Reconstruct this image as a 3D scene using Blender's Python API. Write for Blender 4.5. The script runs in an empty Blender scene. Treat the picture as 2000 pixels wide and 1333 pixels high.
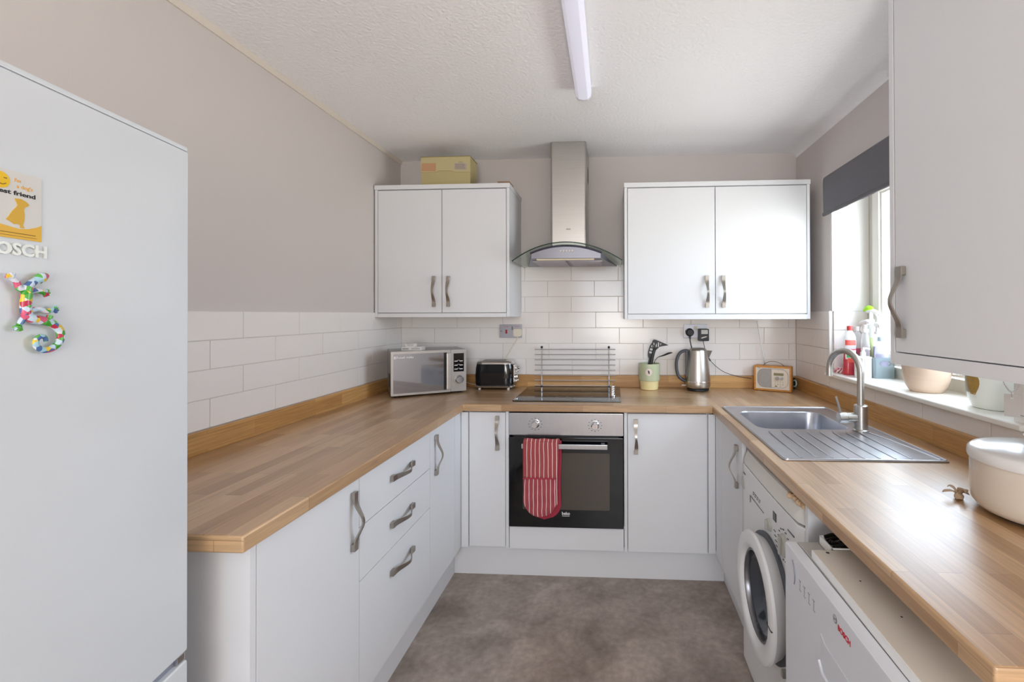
import bpy, bmesh, math, random
from mathutils import Vector, Matrix
from math import radians as RAD, pi, sin, cos

random.seed(7)
S = bpy.context.scene
COL = S.collection

# ------------------------------------------------------------------ camera
cam = bpy.data.cameras.new('camera')
camo = bpy.data.objects.new('camera', cam)
COL.objects.link(camo)
S.camera = camo
FPX, CX, CY = 876.96, 1146.76, 609.47
YAW, PITCH, ROLL, HEYE = -0.05754, 0.00538, -0.00264, 1.37386
fw = Vector((sin(YAW), cos(YAW), 0))
rt = Vector((cos(YAW), -sin(YAW), 0))
up = Vector((0, 0, 1))
f2 = fw * cos(PITCH) + up * sin(PITCH)
u2 = up * cos(PITCH) - fw * sin(PITCH)
r3 = rt * cos(ROLL) + u2 * sin(ROLL)
u3 = u2 * cos(ROLL) - rt * sin(ROLL)
mw = Matrix(((r3.x, u3.x, -f2.x, 0), (r3.y, u3.y, -f2.y, 0), (r3.z, u3.z, -f2.z, HEYE), (0, 0, 0, 1)))
camo.matrix_world = mw
cam.sensor_fit = 'HORIZONTAL'
cam.sensor_width = 36
cam.lens = FPX * 36 / 2000
cam.shift_x = (1000 - CX) / 2000
cam.shift_y = (CY - 666.5) / 2000
cam.clip_start = 0.02

# ------------------------------------------------------------------ world, lights, exposure
W = bpy.data.worlds.new('sky')
S.world = W
W.use_nodes = True
wn = W.node_tree
bg = wn.nodes['Background']
tc = wn.nodes.new('ShaderNodeTexCoord')
sx = wn.nodes.new('ShaderNodeSeparateXYZ')
rp = wn.nodes.new('ShaderNodeValToRGB')
mr = wn.nodes.new('ShaderNodeMapRange')
mr.inputs[1].default_value = -1
mr.inputs[2].default_value = 1
wn.links.new(tc.outputs['Generated'], sx.inputs[0])
wn.links.new(sx.outputs['Z'], mr.inputs[0])
wn.links.new(mr.outputs[0], rp.inputs[0])
e = rp.color_ramp.elements
e[0].position = 0.45; e[0].color = (0.86, 0.87, 0.84, 1)
e[1].position = 0.56; e[1].color = (0.72, 0.85, 1.0, 1)
wn.links.new(rp.outputs[0], bg.inputs[0])
bg.inputs[1].default_value = 12.0


def area(name, loc, rot, sx_, sy_, power, color, portal=False):
    l = bpy.data.lights.new(name, 'AREA')
    l.shape = 'RECTANGLE'
    l.size, l.size_y = sx_, sy_
    l.energy = power
    l.color = color
    o = bpy.data.objects.new(name, l)
    COL.objects.link(o)
    o.location = loc
    o.rotation_euler = rot
    if portal:
        l.cycles.is_portal = True
    return o


area('window_daylight', (1.40, 1.90, 1.57), (0, RAD(90), 0), 1.02, 1.08, 1, (1, 1, 1), True)
area('rear_fill_portal', (-0.1, -2.47, 1.55), (RAD(90), 0, 0), 1.0, 1.1, 1, (1, 1, 1), True)  # portal for an added, unseen rear-wall opening that lets in sky fill
pl_ = bpy.data.lights.new('rear_fill_light', 'POINT')  # added fill, unseen behind the camera, brightens ceiling and room
pl_.energy = 70
pl_.color = (1.0, 0.93, 0.86)
pl_.shadow_soft_size = 0.42
plo = bpy.data.objects.new('rear_fill_light', pl_)
COL.objects.link(plo)
plo.location = (0.2, -1.3, 1.20)

S.view_settings.view_transform = 'Standard'
S.view_settings.look = 'None'
S.view_settings.exposure = -0.06
S.view_settings.gamma = 1.0
S.view_settings.use_curve_mapping = False
S.cycles.max_bounces = 14
S.cycles.diffuse_bounces = 8
S.cycles.transparent_max_bounces = 16
S.cycles.caustics_reflective = False
S.cycles.caustics_refractive = False
S.cycles.sample_clamp_indirect = 6


# ------------------------------------------------------------------ materials
def lin(c):
    if isinstance(c, str):
        c = [int(c[i:i + 2], 16) / 255 for i in (0, 2, 4)]
    return [x / 12.92 if x <= 0.04045 else ((x + 0.055) / 1.055) ** 2.4 for x in c] + [1]


MC = {}


def M(name, col='cccccc', rough=0.5, metal=0.0, var=0.04, scale=9.0, bump=0.0, bscale=300.0, coat=0.0,
      trans=0.0, stretch=None, spec=0.5, emit=0.0, ior=1.45):
    if name in MC:
        return MC[name]
    m = bpy.data.materials.new(name)
    m.use_nodes = True
    n = m.node_tree
    b = n.nodes['Principled BSDF']
    t = n.nodes.new('ShaderNodeTexCoord')
    mp = n.nodes.new('ShaderNodeMapping')
    nz = n.nodes.new('ShaderNodeTexNoise')
    nz.inputs['Scale'].default_value = scale
    nz.inputs['Detail'].default_value = 3
    if stretch:
        mp.inputs['Scale'].default_value = stretch
    n.links.new(t.outputs['Object'], mp.inputs[0])
    n.links.new(mp.outputs[0], nz.inputs[0])
    mx = n.nodes.new('ShaderNodeMix')
    mx.data_type = 'RGBA'
    c = lin(col)
    mx.inputs[6].default_value = [x * (1 - var) for x in c[:3]] + [1]
    mx.inputs[7].default_value = [min(1, x * (1 + var)) for x in c[:3]] + [1]
    n.links.new(nz.outputs[0], mx.inputs[0])
    n.links.new(mx.outputs[2], b.inputs['Base Color'])
    rr = n.nodes.new('ShaderNodeMapRange')
    rr.inputs[3].default_value = max(0.02, rough * 0.9)
    rr.inputs[4].default_value = min(1, rough * 1.1)
    n.links.new(nz.outputs[0], rr.inputs[0])
    n.links.new(rr.outputs[0], b.inputs['Roughness'])
    b.inputs['Metallic'].default_value = metal
    b.inputs['Coat Weight'].default_value = coat
    b.inputs['Coat Roughness'].default_value = 0.08
    b.inputs['Transmission Weight'].default_value = trans
    b.inputs['Specular IOR Level'].default_value = spec
    b.inputs['IOR'].default_value = ior
    if emit:
        b.inputs['Emission Color'].default_value = c
        b.inputs['Emission Strength'].default_value = emit
    if bump:
        n2 = n.nodes.new('ShaderNodeTexNoise')
        n2.inputs['Scale'].default_value = bscale
        n2.inputs['Detail'].default_value = 4
        n.links.new(mp.outputs[0], n2.inputs[0])
        bp = n.nodes.new('ShaderNodeBump')
        bp.inputs['Strength'].default_value = bump
        bp.inputs['Distance'].default_value = 0.004
        n.links.new(n2.outputs[0], bp.inputs['Height'])
        n.links.new(bp.outputs[0], b.inputs['Normal'])
    MC[name] = m
    return m


def wood(name, axis, dark, light, rough=0.40, row=0.045, length=0.42, coat=0.0, grain=1.0):
    """oak block: staves along `axis` (0 = x, 1 = y), printed joints, fine stretched grain"""
    m = bpy.data.materials.new(name)
    m.use_nodes = True
    n = m.node_tree
    L = n.links.new
    b = n.nodes['Principled BSDF']
    t = n.nodes.new('ShaderNodeTexCoord')
    s = n.nodes.new('ShaderNodeSeparateXYZ')
    L(t.outputs['Object'], s.inputs[0])
    add = n.nodes.new('ShaderNodeMath')
    c = n.nodes.new('ShaderNodeCombineXYZ')
    L(s.outputs[1 - axis], add.inputs[0])
    L(s.outputs[2], add.inputs[1])
    L(s.outputs[axis], c.inputs[0])
    L(add.outputs[0], c.inputs[1])
    br = n.nodes.new('ShaderNodeTexBrick')
    br.offset = 0.37
    br.inputs['Scale'].default_value = 1.0
    br.inputs['Brick Width'].default_value = length
    br.inputs['Row Height'].default_value = row
    br.inputs['Mortar Size'].default_value = 0.0006
    br.inputs['Bias'].default_value = 0.0
    br.inputs['Color1'].default_value = lin(dark)
    br.inputs['Color2'].default_value = lin(light)
    br.inputs['Mortar'].default_value = [x * 0.75 for x in lin(dark)[:3]] + [1]
    L(c.outputs[0], br.inputs['Vector'])
    mp = n.nodes.new('ShaderNodeMapping')
    mp.inputs['Scale'].default_value = (3, 70, 70)
    L(c.outputs[0], mp.inputs[0])
    nz = n.nodes.new('ShaderNodeTexNoise')
    nz.inputs['Scale'].default_value = 2.0
    nz.inputs['Detail'].default_value = 6
    nz.inputs['Distortion'].default_value = 0.6
    L(mp.outputs[0], nz.inputs[0])
    mr_ = n.nodes.new('ShaderNodeMapRange')
    mr_.inputs[1].default_value = 0.3
    mr_.inputs[2].default_value = 0.75
    mr_.inputs[3].default_value = 1 - 0.28 * grain
    mr_.inputs[4].default_value = 1 + 0.10 * grain
    L(nz.outputs[0], mr_.inputs[0])
    mx = n.nodes.new('ShaderNodeMix')
    mx.data_type = 'RGBA'
    mx.blend_type = 'MULTIPLY'
    mx.inputs[0].default_value = 1
    L(br.outputs[0], mx.inputs[6])
    L(mr_.outputs[0], mx.inputs[7])
    L(mx.outputs[2], b.inputs['Base Color'])
    b.inputs['Roughness'].default_value = rough
    b.inputs['Coat Weight'].default_value = coat
    b.inputs['Coat Roughness'].default_value = 0.37
    bp = n.nodes.new('ShaderNodeBump')
    bp.inputs['Strength'].default_value = 0.05
    bp.inputs['Distance'].default_value = 0.002
    L(nz.outputs[0], bp.inputs['Height'])
    L(bp.outputs[0], b.inputs['Normal'])
    return m


def glassy(name, tint, gloss=0.08, rough=0.0):
    """clear sheet or vessel wall: transparent tint with a fresnel-like sheen"""
    m = bpy.data.materials.new(name)
    m.use_nodes = True
    n = m.node_tree
    n.nodes.remove(n.nodes['Principled BSDF'])
    o = n.nodes['Material Output']
    tr = n.nodes.new('ShaderNodeBsdfTransparent')
    tr.inputs[0].default_value = lin(tint)
    gl = n.nodes.new('ShaderNodeBsdfGlossy')
    gl.inputs['Roughness'].default_value = rough
    lw = n.nodes.new('ShaderNodeLayerWeight')
    lw.inputs[0].default_value = 0.25
    mr_ = n.nodes.new('ShaderNodeMapRange')
    mr_.inputs[3].default_value = gloss * 0.5
    mr_.inputs[4].default_value = min(0.9, gloss * 4)
    mx = n.nodes.new('ShaderNodeMixShader')
    n.links.new(lw.outputs['Fresnel'], mr_.inputs[0])
    n.links.new(mr_.outputs[0], mx.inputs[0])
    n.links.new(tr.outputs[0], mx.inputs[1])
    n.links.new(gl.outputs[0], mx.inputs[2])
    n.links.new(mx.outputs[0], o.inputs[0])
    return m


def floor_mat():
    m = bpy.data.materials.new('vinyl_floor')
    m.use_nodes = True
    n = m.node_tree
    L = n.links.new
    b = n.nodes['Principled BSDF']
    t = n.nodes.new('ShaderNodeTexCoord')
    a = n.nodes.new('ShaderNodeTexNoise')
    a.inputs['Scale'].default_value = 4.5
    a.inputs['Detail'].default_value = 9
    a.inputs['Roughness'].default_value = 0.62
    a.inputs['Distortion'].default_value = 0.4
    c = n.nodes.new('ShaderNodeTexNoise')
    c.inputs['Scale'].default_value = 38
    c.inputs['Detail'].default_value = 5
    L(t.outputs['Object'], a.inputs[0])
    L(t.outputs['Object'], c.inputs[0])
    r = n.nodes.new('ShaderNodeValToRGB')
    r.color_ramp.elements[0].position = 0.30
    r.color_ramp.elements[0].color = lin('7d7068')
    r.color_ramp.elements[1].position = 0.70
    r.color_ramp.elements[1].color = lin('b3a69c')
    L(a.outputs[0], r.inputs[0])
    mr_ = n.nodes.new('ShaderNodeMapRange')
    mr_.inputs[1].default_value = 0.35
    mr_.inputs[2].default_value = 0.7
    mr_.inputs[3].default_value = 0.86
    mr_.inputs[4].default_value = 1.12
    L(c.outputs[0], mr_.inputs[0])
    mx = n.nodes.new('ShaderNodeMix')
    mx.data_type = 'RGBA'
    mx.blend_type = 'MULTIPLY'
    mx.inputs[0].default_value = 1
    L(r.outputs[0], mx.inputs[6])
    L(mr_.outputs[0], mx.inputs[7])
    L(mx.outputs[2], b.inputs['Base Color'])
    b.inputs['Roughness'].default_value = 0.42
    return m


def stripe_mat(name, base, line, pitch=0.0215, width=0.13, phase=0.0):
    """printed cloth stripes running along local z, spaced in local x"""
    m = bpy.data.materials.new(name)
    m.use_nodes = True
    n = m.node_tree
    L = n.links.new
    b = n.nodes['Principled BSDF']
    t = n.nodes.new('ShaderNodeTexCoord')
    s = n.nodes.new('ShaderNodeSeparateXYZ')
    L(t.outputs['Object'], s.inputs[0])
    nz = n.nodes.new('ShaderNodeTexNoise')
    nz.inputs['Scale'].default_value = 14
    L(t.outputs['Object'], nz.inputs[0])
    wob = n.nodes.new('ShaderNodeMath'); wob.operation = 'MULTIPLY_ADD'
    wob.inputs[1].default_value = 0.006
    L(nz.outputs[0], wob.inputs[0]); L(s.outputs[0], wob.inputs[2])
    ad = n.nodes.new('ShaderNodeMath'); ad.inputs[1].default_value = 10 * pitch + phase
    L(wob.outputs[0], ad.inputs[0])
    md = n.nodes.new('ShaderNodeMath'); md.operation = 'MODULO'; md.inputs[1].default_value = pitch
    L(ad.outputs[0], md.inputs[0])
    lt = n.nodes.new('ShaderNodeMath'); lt.operation = 'LESS_THAN'; lt.inputs[1].default_value = pitch * width
    L(md.outputs[0], lt.inputs[0])
    mx = n.nodes.new('ShaderNodeMix'); mx.data_type = 'RGBA'
    mx.inputs[6].default_value = lin(base); mx.inputs[7].default_value = lin(line)
    L(lt.outputs[0], mx.inputs[0]); L(mx.outputs[2], b.inputs['Base Color'])
    b.inputs['Roughness'].default_value = 0.85
    return m


def patch_mat(name, cols, scale):
    """many-coloured painted patches (cells)"""
    m = bpy.data.materials.new(name)
    m.use_nodes = True
    n = m.node_tree
    L = n.links.new
    b = n.nodes['Principled BSDF']
    t = n.nodes.new('ShaderNodeTexCoord')
    v = n.nodes.new('ShaderNodeTexVoronoi'); v.inputs['Scale'].default_value = scale
    L(t.outputs['Object'], v.inputs[0])
    s = n.nodes.new('ShaderNodeSeparateColor')
    L(v.outputs['Color'], s.inputs[0])
    r = n.nodes.new('ShaderNodeValToRGB'); r.color_ramp.interpolation = 'CONSTANT'
    el = r.color_ramp.elements
    for i, c in enumerate(cols):
        x = el[i] if i < 2 else el.new(i / len(cols))
        x.position = i / len(cols); x.color = lin(c)
    L(s.outputs[0], r.inputs[0]); L(r.outputs[0], b.inputs['Base Color'])
    b.inputs['Roughness'].default_value = 0.25
    return m


WHITE = M('cabinet_white', 'dcdee1', 0.42, var=0.012, scale=3, spec=0.22)
WHITE2 = M('carcass_white', 'd9dadb', 0.45, var=0.012, scale=3)
STEEL = M('brushed_steel', 'b9b6b1', 0.33, 1, 0.10, 5, stretch=(1, 1, 60))
STEELH = M('brushed_steel_across', 'b4b4b6', 0.30, 1, 0.10, 5, stretch=(60, 1, 1))
NICKEL = M('satin_nickel', 'ada69d', 0.36, 1, 0.06, 30)
CHROME = M('chrome', 'd8d8da', 0.09, 1, 0.02)
BLACKG = M('black_glass', '0b0b0d', 0.06, var=0.02, spec=0.6)
BLACKP = M('black_plastic', '1c1c1e', 0.42)
DGREY = M('dark_grey_plastic', '3a3b40', 0.38)
PORC = M('white_plastic', 'e6e6e4', 0.35, var=0.01)
IVORY = M('ivory_plastic', 'dcd6c4', 0.4, var=0.02)
GAP = M('shadow_gap', '3c3b3a', 0.8)
INK = M('black_print', '222226', 0.6)
GREYINK = M('grey_print', '7d7d84', 0.6)
WHITEINK = M('white_print', 'e8e8e8', 0.5)
REDINK = M('red_print', 'c02535', 0.5)
WALL = M('wall_paint', 'cec8c5', 0.85, var=0.012, scale=2, bump=0.05, bscale=220)
CEIL = M('ceiling_paint', 'f6f6f8', 0.9, var=0.015, scale=4, bump=1.0, bscale=70)
TILE = M('white_tile', 'ebe7e4', 0.16, var=0.015, scale=4)
GROUT = M('grout', 'd6cfc8', 0.9)
UPVC = M('white_upvc', 'eceae4', 0.3, var=0.01)
OAKX = wood('oak_worktop_x', 0, 'a47c50', 'cba77d', coat=1.0)
OAKY = wood('oak_worktop_y', 1, 'a47c50', 'cba77d', coat=1.0)
OAKUP = wood('oak_upstand_y', 1, 'bb8a50', 'd6a86c', row=0.05, length=0.55)
OAKUPX = wood('oak_upstand_x', 0, 'bb8a50', 'd6a86c', row=0.05, length=0.55)
PAN = glassy('window_pane_glass', 'fdfefe', 0.03)


# ------------------------------------------------------------------ mesh helpers
def append(bm, t, mi=0):
    for f in t.faces:
        f.material_index = mi
    me = bpy.data.meshes.new('tmp')
    t.to_mesh(me)
    t.free()
    bm.from_mesh(me)
    bpy.data.meshes.remove(me)


def bx(bm, x0, x1, y0, y1, z0, z1, bev=0.0, mi=0, seg=2, mat=None):
    t = bmesh.new()
    bmesh.ops.create_cube(t, size=1)
    for v in t.verts:
        v.co = Vector(((x0 + x1) / 2 + v.co.x * (x1 - x0), (y0 + y1) / 2 + v.co.y * (y1 - y0), (z0 + z1) / 2 + v.co.z * (z1 - z0)))
    if bev > 0:
        bmesh.ops.bevel(t, geom=t.edges[:], offset=bev, segments=seg, profile=0.6, affect='EDGES')
    if mat:
        t.transform(mat)
    append(bm, t, mi)


def lathe(bm, prof, seg=36, mi=0, mat=None, close=True):
    t = bmesh.new()
    rings = []
    for r, z in prof:
        if r < 1e-5:
            rings.append([t.verts.new((0, 0, z))])
        else:
            rings.append([t.verts.new((r * cos(2 * pi * i / seg), r * sin(2 * pi * i / seg), z)) for i in range(seg)])
    for a, b in zip(rings, rings[1:]):
        for i in range(seg):
            j = (i + 1) % seg
            if len(a) == 1 and len(b) == 1:
                continue
            if len(a) == 1:
                t.faces.new((a[0], b[j], b[i]))
            elif len(b) == 1:
                t.faces.new((a[i], a[j], b[0]))
            else:
                t.faces.new((a[i], a[j], b[j], b[i]))
    bmesh.ops.recalc_face_normals(t, faces=t.faces)
    if mat:
        t.transform(mat)
    append(bm, t, mi)


def cyl(bm, p0, p1, r0, r1=None, seg=20, mi=0):
    r1 = r0 if r1 is None else r1
    sweep(bm, [p0, p1], [r0, r1], seg, mi)


def sweep(bm, pts, rad, seg=12, mi=0, sq=(1, 1), upv=None):
    """tube along points; sq = scale of the section along (side, up)"""
    pts = [Vector(p) for p in pts]
    if not isinstance(rad, (list, tuple)):
        rad = [rad] * len(pts)
    t = bmesh.new()
    rings = []
    u = Vector(upv) if upv else None
    for i, p in enumerate(pts):
        d = (pts[min(i + 1, len(pts) - 1)] - pts[max(i - 1, 0)]).normalized()
        if u is None:
            u = Vector((0, 0, 1)) if abs(d.z) < 0.9 else Vector((0, 1, 0))
        u = (u - d * u.dot(d))
        u = u.normalized() if u.length > 1e-6 else d.orthogonal().normalized()
        s = d.cross(u)
        rings.append([t.verts.new(p + (s * cos(2 * pi * k / seg) * sq[0] + u * sin(2 * pi * k / seg) * sq[1]) * rad[i]) for k in range(seg)])
    for a, b in zip(rings, rings[1:]):
        for k in range(seg):
            j = (k + 1) % seg
            t.faces.new((a[k], a[j], b[j], b[k]))
    t.faces.new(rings[0][::-1])
    t.faces.new(rings[-1])
    bmesh.ops.recalc_face_normals(t, faces=t.faces)
    append(bm, t, mi)


def smooth_pts(pts, n=6):
    """Catmull-Rom through the points"""
    P = [Vector(p) for p in pts]
    P = [P[0] * 2 - P[1]] + P + [P[-1] * 2 - P[-2]]
    out = []
    for i in range(1, len(P) - 2):
        a, b, c, d = P[i - 1:i + 3]
        for k in range(n):
            t = k / n
            out.append(0.5 * ((2 * b) + (c - a) * t + (2 * a - 5 * b + 4 * c - d) * t * t + (3 * b - a - 3 * c + d) * t ** 3))
    out.append(P[-2])
    return out


def prism(bm, poly, y0, y1, mi=0, bev=0.0, mat=None, plane='xz'):
    """extrude a 2D polygon (in x,z) from y0 to y1; plane 'xy' extrudes x,y along z"""
    t = bmesh.new()
    if plane == 'xz':
        a = [t.verts.new((x, y0, z)) for x, z in poly]
        b = [t.verts.new((x, y1, z)) for x, z in poly]
    else:
        a = [t.verts.new((x, y, y0)) for x, y in poly]
        b = [t.verts.new((x, y, y1)) for x, y in poly]
    n = len(poly)
    t.faces.new(a)
    t.faces.new(b[::-1])
    for i in range(n):
        j = (i + 1) % n
        t.faces.new((a[i], b[i], b[j], a[j]))
    bmesh.ops.recalc_face_normals(t, faces=t.faces)
    if bev:
        bmesh.ops.bevel(t, geom=t.edges[:], offset=bev, segments=2, profile=0.6, affect='EDGES')
    if mat:
        t.transform(mat)
    append(bm, t, mi)


def rrect(x0, x1, z0, z1, r, n=6):
    out = []
    for cx, cz, a0 in ((x1 - r, z1 - r, 0), (x0 + r, z1 - r, 90), (x0 + r, z0 + r, 180), (x1 - r, z0 + r, 270)):
        for k in range(n + 1):
            a = RAD(a0 + 90 * k / n)
            out.append((cx + r * cos(a), cz + r * sin(a)))
    return out


def frame(bm, outer, inner, y0, y1, mi=0):
    """ring between two loops with the same point count (x,z), extruded in y"""
    t = bmesh.new()
    n = len(outer)
    A = [[t.verts.new((x, y, z)) for x, z in lp] for lp in (outer, inner) for y in (y0, y1)]
    o0, o1, i0, i1 = A
    for k in range(n):
        j = (k + 1) % n
        t.faces.new((o0[k], o0[j], i0[j], i0[k]))
        t.faces.new((o1[k], i1[k], i1[j], o1[j]))
        t.faces.new((o0[k], o1[k], o1[j], o0[j]))
        t.faces.new((i0[k], i0[j], i1[j], i1[k]))
    bmesh.ops.recalc_face_normals(t, faces=t.faces)
    append(bm, t, mi)


def cells(bm, xs, ys, inside, z0, z1, mi=None):
    """slab over grid cells, faces only on its boundary"""
    t = bmesh.new()
    V = {}

    def v(i, j, z):
        k = (i, j, z)
        if k not in V:
            V[k] = t.verts.new((xs[i], ys[j], z))
        return V[k]
    ins = lambda i, j: 0 <= i < len(xs) - 1 and 0 <= j < len(ys) - 1 and inside((xs[i] + xs[i + 1]) / 2, (ys[j] + ys[j + 1]) / 2)
    for i in range(len(xs) - 1):
        for j in range(len(ys) - 1):
            if not ins(i, j):
                continue
            m = mi((xs[i] + xs[i + 1]) / 2, (ys[j] + ys[j + 1]) / 2) if mi else 0
            F = [(v(i, j, z1), v(i + 1, j, z1), v(i + 1, j + 1, z1), v(i, j + 1, z1)),
                 (v(i, j, z0), v(i, j + 1, z0), v(i + 1, j + 1, z0), v(i + 1, j, z0))]
            if not ins(i - 1, j): F.append((v(i, j, z0), v(i, j, z1), v(i, j + 1, z1), v(i, j + 1, z0)))
            if not ins(i + 1, j): F.append((v(i + 1, j, z0), v(i + 1, j + 1, z0), v(i + 1, j + 1, z1), v(i + 1, j, z1)))
            if not ins(i, j - 1): F.append((v(i, j, z0), v(i + 1, j, z0), v(i + 1, j, z1), v(i, j, z1)))
            if not ins(i, j + 1): F.append((v(i, j + 1, z0), v(i, j + 1, z1), v(i + 1, j + 1, z1), v(i + 1, j + 1, z0)))
            for f in F:
                fc = t.faces.new(f)
                fc.normal_update()
                fc.material_index = m if not mi or abs(fc.normal.z) > .5 else (1 if abs(fc.normal.y) > .5 else 0)
    me = bpy.data.meshes.new('tmp')
    t.to_mesh(me); t.free(); bm.from_mesh(me); bpy.data.meshes.remove(me)


def obj(name, bm, mats, parent=None, smooth=35, loc=None, rot=None):
    me = bpy.data.meshes.new(name)
    bm.to_mesh(me)
    bm.free()
    for m in (mats if isinstance(mats, (list, tuple)) else [mats]):
        me.materials.append(m)
    if smooth:
        me.shade_smooth()
        me.set_sharp_from_angle(angle=RAD(smooth))
    o = bpy.data.objects.new(name, me)
    COL.objects.link(o)
    if smooth:
        wnm = o.modifiers.new('weighted_normals', 'WEIGHTED_NORMAL')
        wnm.keep_sharp = True
        wnm.weight = 90
    if parent:
        o.parent = parent
    if loc is not None:
        o.location = loc
    if rot is not None:
        o.rotation_euler = rot
    return o


def B(*args, **kw):
    bm = bmesh.new()
    bx(bm, *args, **kw)
    return bm


def tag(o, label, cat, group=None):
    o['label'] = label
    o['category'] = cat
    if group:
        o['group'] = group
    return o


def thing(name, label, cat, loc=(0, 0, 0), rz=0.0, group=None):
    o = bpy.data.objects.new(name, None)
    o.empty_display_size = 0.05
    COL.objects.link(o)
    o.location = loc
    o.rotation_euler = (0, 0, rz)
    return tag(o, label, cat, group)


def struct(o):
    o['kind'] = 'structure'
    return o


DG = None


def text(name, s, size, mat, parent, loc, rot=(pi / 2, 0, 0), depth=0.0003, width=None, bold=0.0, align='CENTER'):
    c = bpy.data.curves.new(name, 'FONT')
    c.body = s
    c.size = size
    c.align_x = align
    c.align_y = 'CENTER'
    c.extrude = depth
    c.offset = bold
    c.resolution_u = 3
    tmp = bpy.data.objects.new(name + '_tmp', c)
    COL.objects.link(tmp)
    dg = bpy.context.evaluated_depsgraph_get()
    me = bpy.data.meshes.new_from_object(tmp.evaluated_get(dg))
    bpy.data.objects.remove(tmp)
    bpy.data.curves.remove(c)
    if width:
        xs = [v.co.x for v in me.vertices]
        k = width / max(1e-6, max(xs) - min(xs))
        for v in me.vertices:
            v.co.x *= k
    me.materials.clear()
    me.materials.append(mat)
    o = bpy.data.objects.new(name, me)
    COL.objects.link(o)
    o.parent = parent
    o.location = loc
    o.rotation_euler = rot
    return o


def copy_tree(o, parent=None):
    c = o.copy()
    COL.objects.link(c)
    if parent:
        c.parent = parent
    for ch in list(o.children):
        copy_tree(ch, c)
    return c


# ------------------------------------------------------------------ the room
XL, XR, YB, ZC = -1.398, 1.150, 2.886, 2.386
XLF, XRF, YF = -0.775, 0.498, 2.286
WT, WB = 0.91, 0.873
YREAR = -2.45
WIN = (1.36, 2.443, 1.055, 2.10)      # y0 y1 z0 z1 of the window opening
ROW0, RH = 0.985, 0.1006

struct(obj('floor', B(XL - .1, XR + .3, YREAR - .1, YB + .1, -0.1, 0), floor_mat()))
struct(obj('ceiling', B(XL - .1, XR + .3, YREAR - .1, YB + .1, ZC, ZC + .1), CEIL))
wl = struct(obj('wall_left', B(XL - .1, XL, YREAR, YB, 0, ZC), WALL))
wb = struct(obj('wall_back', B(XL - .1, XR + .3, YB, YB + .1, 0, ZC), WALL))
bm = bmesh.new()
t = bmesh.new()
ysr = [YREAR, WIN[0], WIN[1], YB]
zsr = [0, WIN[2], WIN[3], ZC]
cells(t, ysr, zsr, lambda y, z: not (WIN[0] < y < WIN[1] and WIN[2] < z < WIN[3]), 0, 0.28)
t.transform(Matrix(((0, 0, 1, XR), (1, 0, 0, 0), (0, 1, 0, 0), (0, 0, 0, 1))))
append(bm, t)
wr = struct(obj('wall_right', bm, WALL))
bm = bmesh.new()
t = bmesh.new()
cells(t, [XL - .1, -0.6, 0.4, XR + .3], [0, 1.0, 2.1, ZC], lambda x, z: not (-0.6 < x < 0.4 and 1.0 < z < 2.1), 0, 0.1)
t.transform(Matrix(((1, 0, 0, 0), (0, 0, 1, YREAR - .1), (0, 1, 0, 0), (0, 0, 0, 1))))
append(bm, t)
wf = struct(obj('wall_front', bm, WALL))
# slim cream bead along the left ceiling line, soft plaster cove on the right
bm = bmesh.new()
prism(bm, [(XL, ZC - .022), (XL + .006, ZC - .022), (XL + .010, ZC - .010), (XL + .014, ZC), (XL, ZC)], YREAR, YB - .001)
struct(obj('trim_left', bm, M('cream_paint', 'd8d0c5', 0.7)))
bm = bmesh.new()
cv = [(XR, ZC)] + [(XR - .07 * (1 - sin(RAD(a))), ZC - .035 * (1 - cos(RAD(a)))) for a in (0, 15, 30, 45, 60, 75, 90)]
prism(bm, cv, YREAR, YB - .001)
struct(obj('trim_right', bm, CEIL))

# ---- tiles: every tile its own object, laid in half bond
TW, TG = 0.302, 0.0022
tile_cache = {}


def tile_mesh(w, h):
    k = (round(w, 3), round(h, 3))
    if k not in tile_cache:
        b = bmesh.new()
        bx(b, -w / 2, w / 2, -.008, 0, -h / 2, h / 2, bev=.0012, seg=1)
        me = bpy.data.meshes.new('tile')
        b.to_mesh(me); b.free()
        me.materials.append(TILE)
        tile_cache[k] = me
    return tile_cache[k]


def lay(parent, to_world, rz, rows, a0, a1, joints, holes=()):
    """rows: list of (z0,z1); joints: first joint position per row parity; along-axis from a0 to a1"""
    for i, (z0, z1) in enumerate(rows):
        j = joints[i % 2]
        k0 = math.floor((a0 - j) / TW)
        p = j + k0 * TW
        while p < a1:
            l, r = max(p, a0), min(p + TW, a1)
            for (h0, h1, hz0, hz1) in holes:
                if z0 + .01 < hz1 and z1 - .01 > hz0:
                    if h0 <= l and r <= h1: l = r
                    elif l < h0 < r: r = h0
                    elif l < h1 < r: l = h1
            if r - l > 0.012:
                o = bpy.data.objects.new('tile', tile_mesh(r - l - TG, z1 - z0 - TG))
                COL.objects.link(o)
                o.parent = parent
                o.location = to_world((l + r) / 2, (z0 + z1) / 2)
                o.rotation_euler = (random.uniform(-.0015, .0015), 0, rz + random.uniform(-.0008, .0008))
            p += TW


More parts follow.
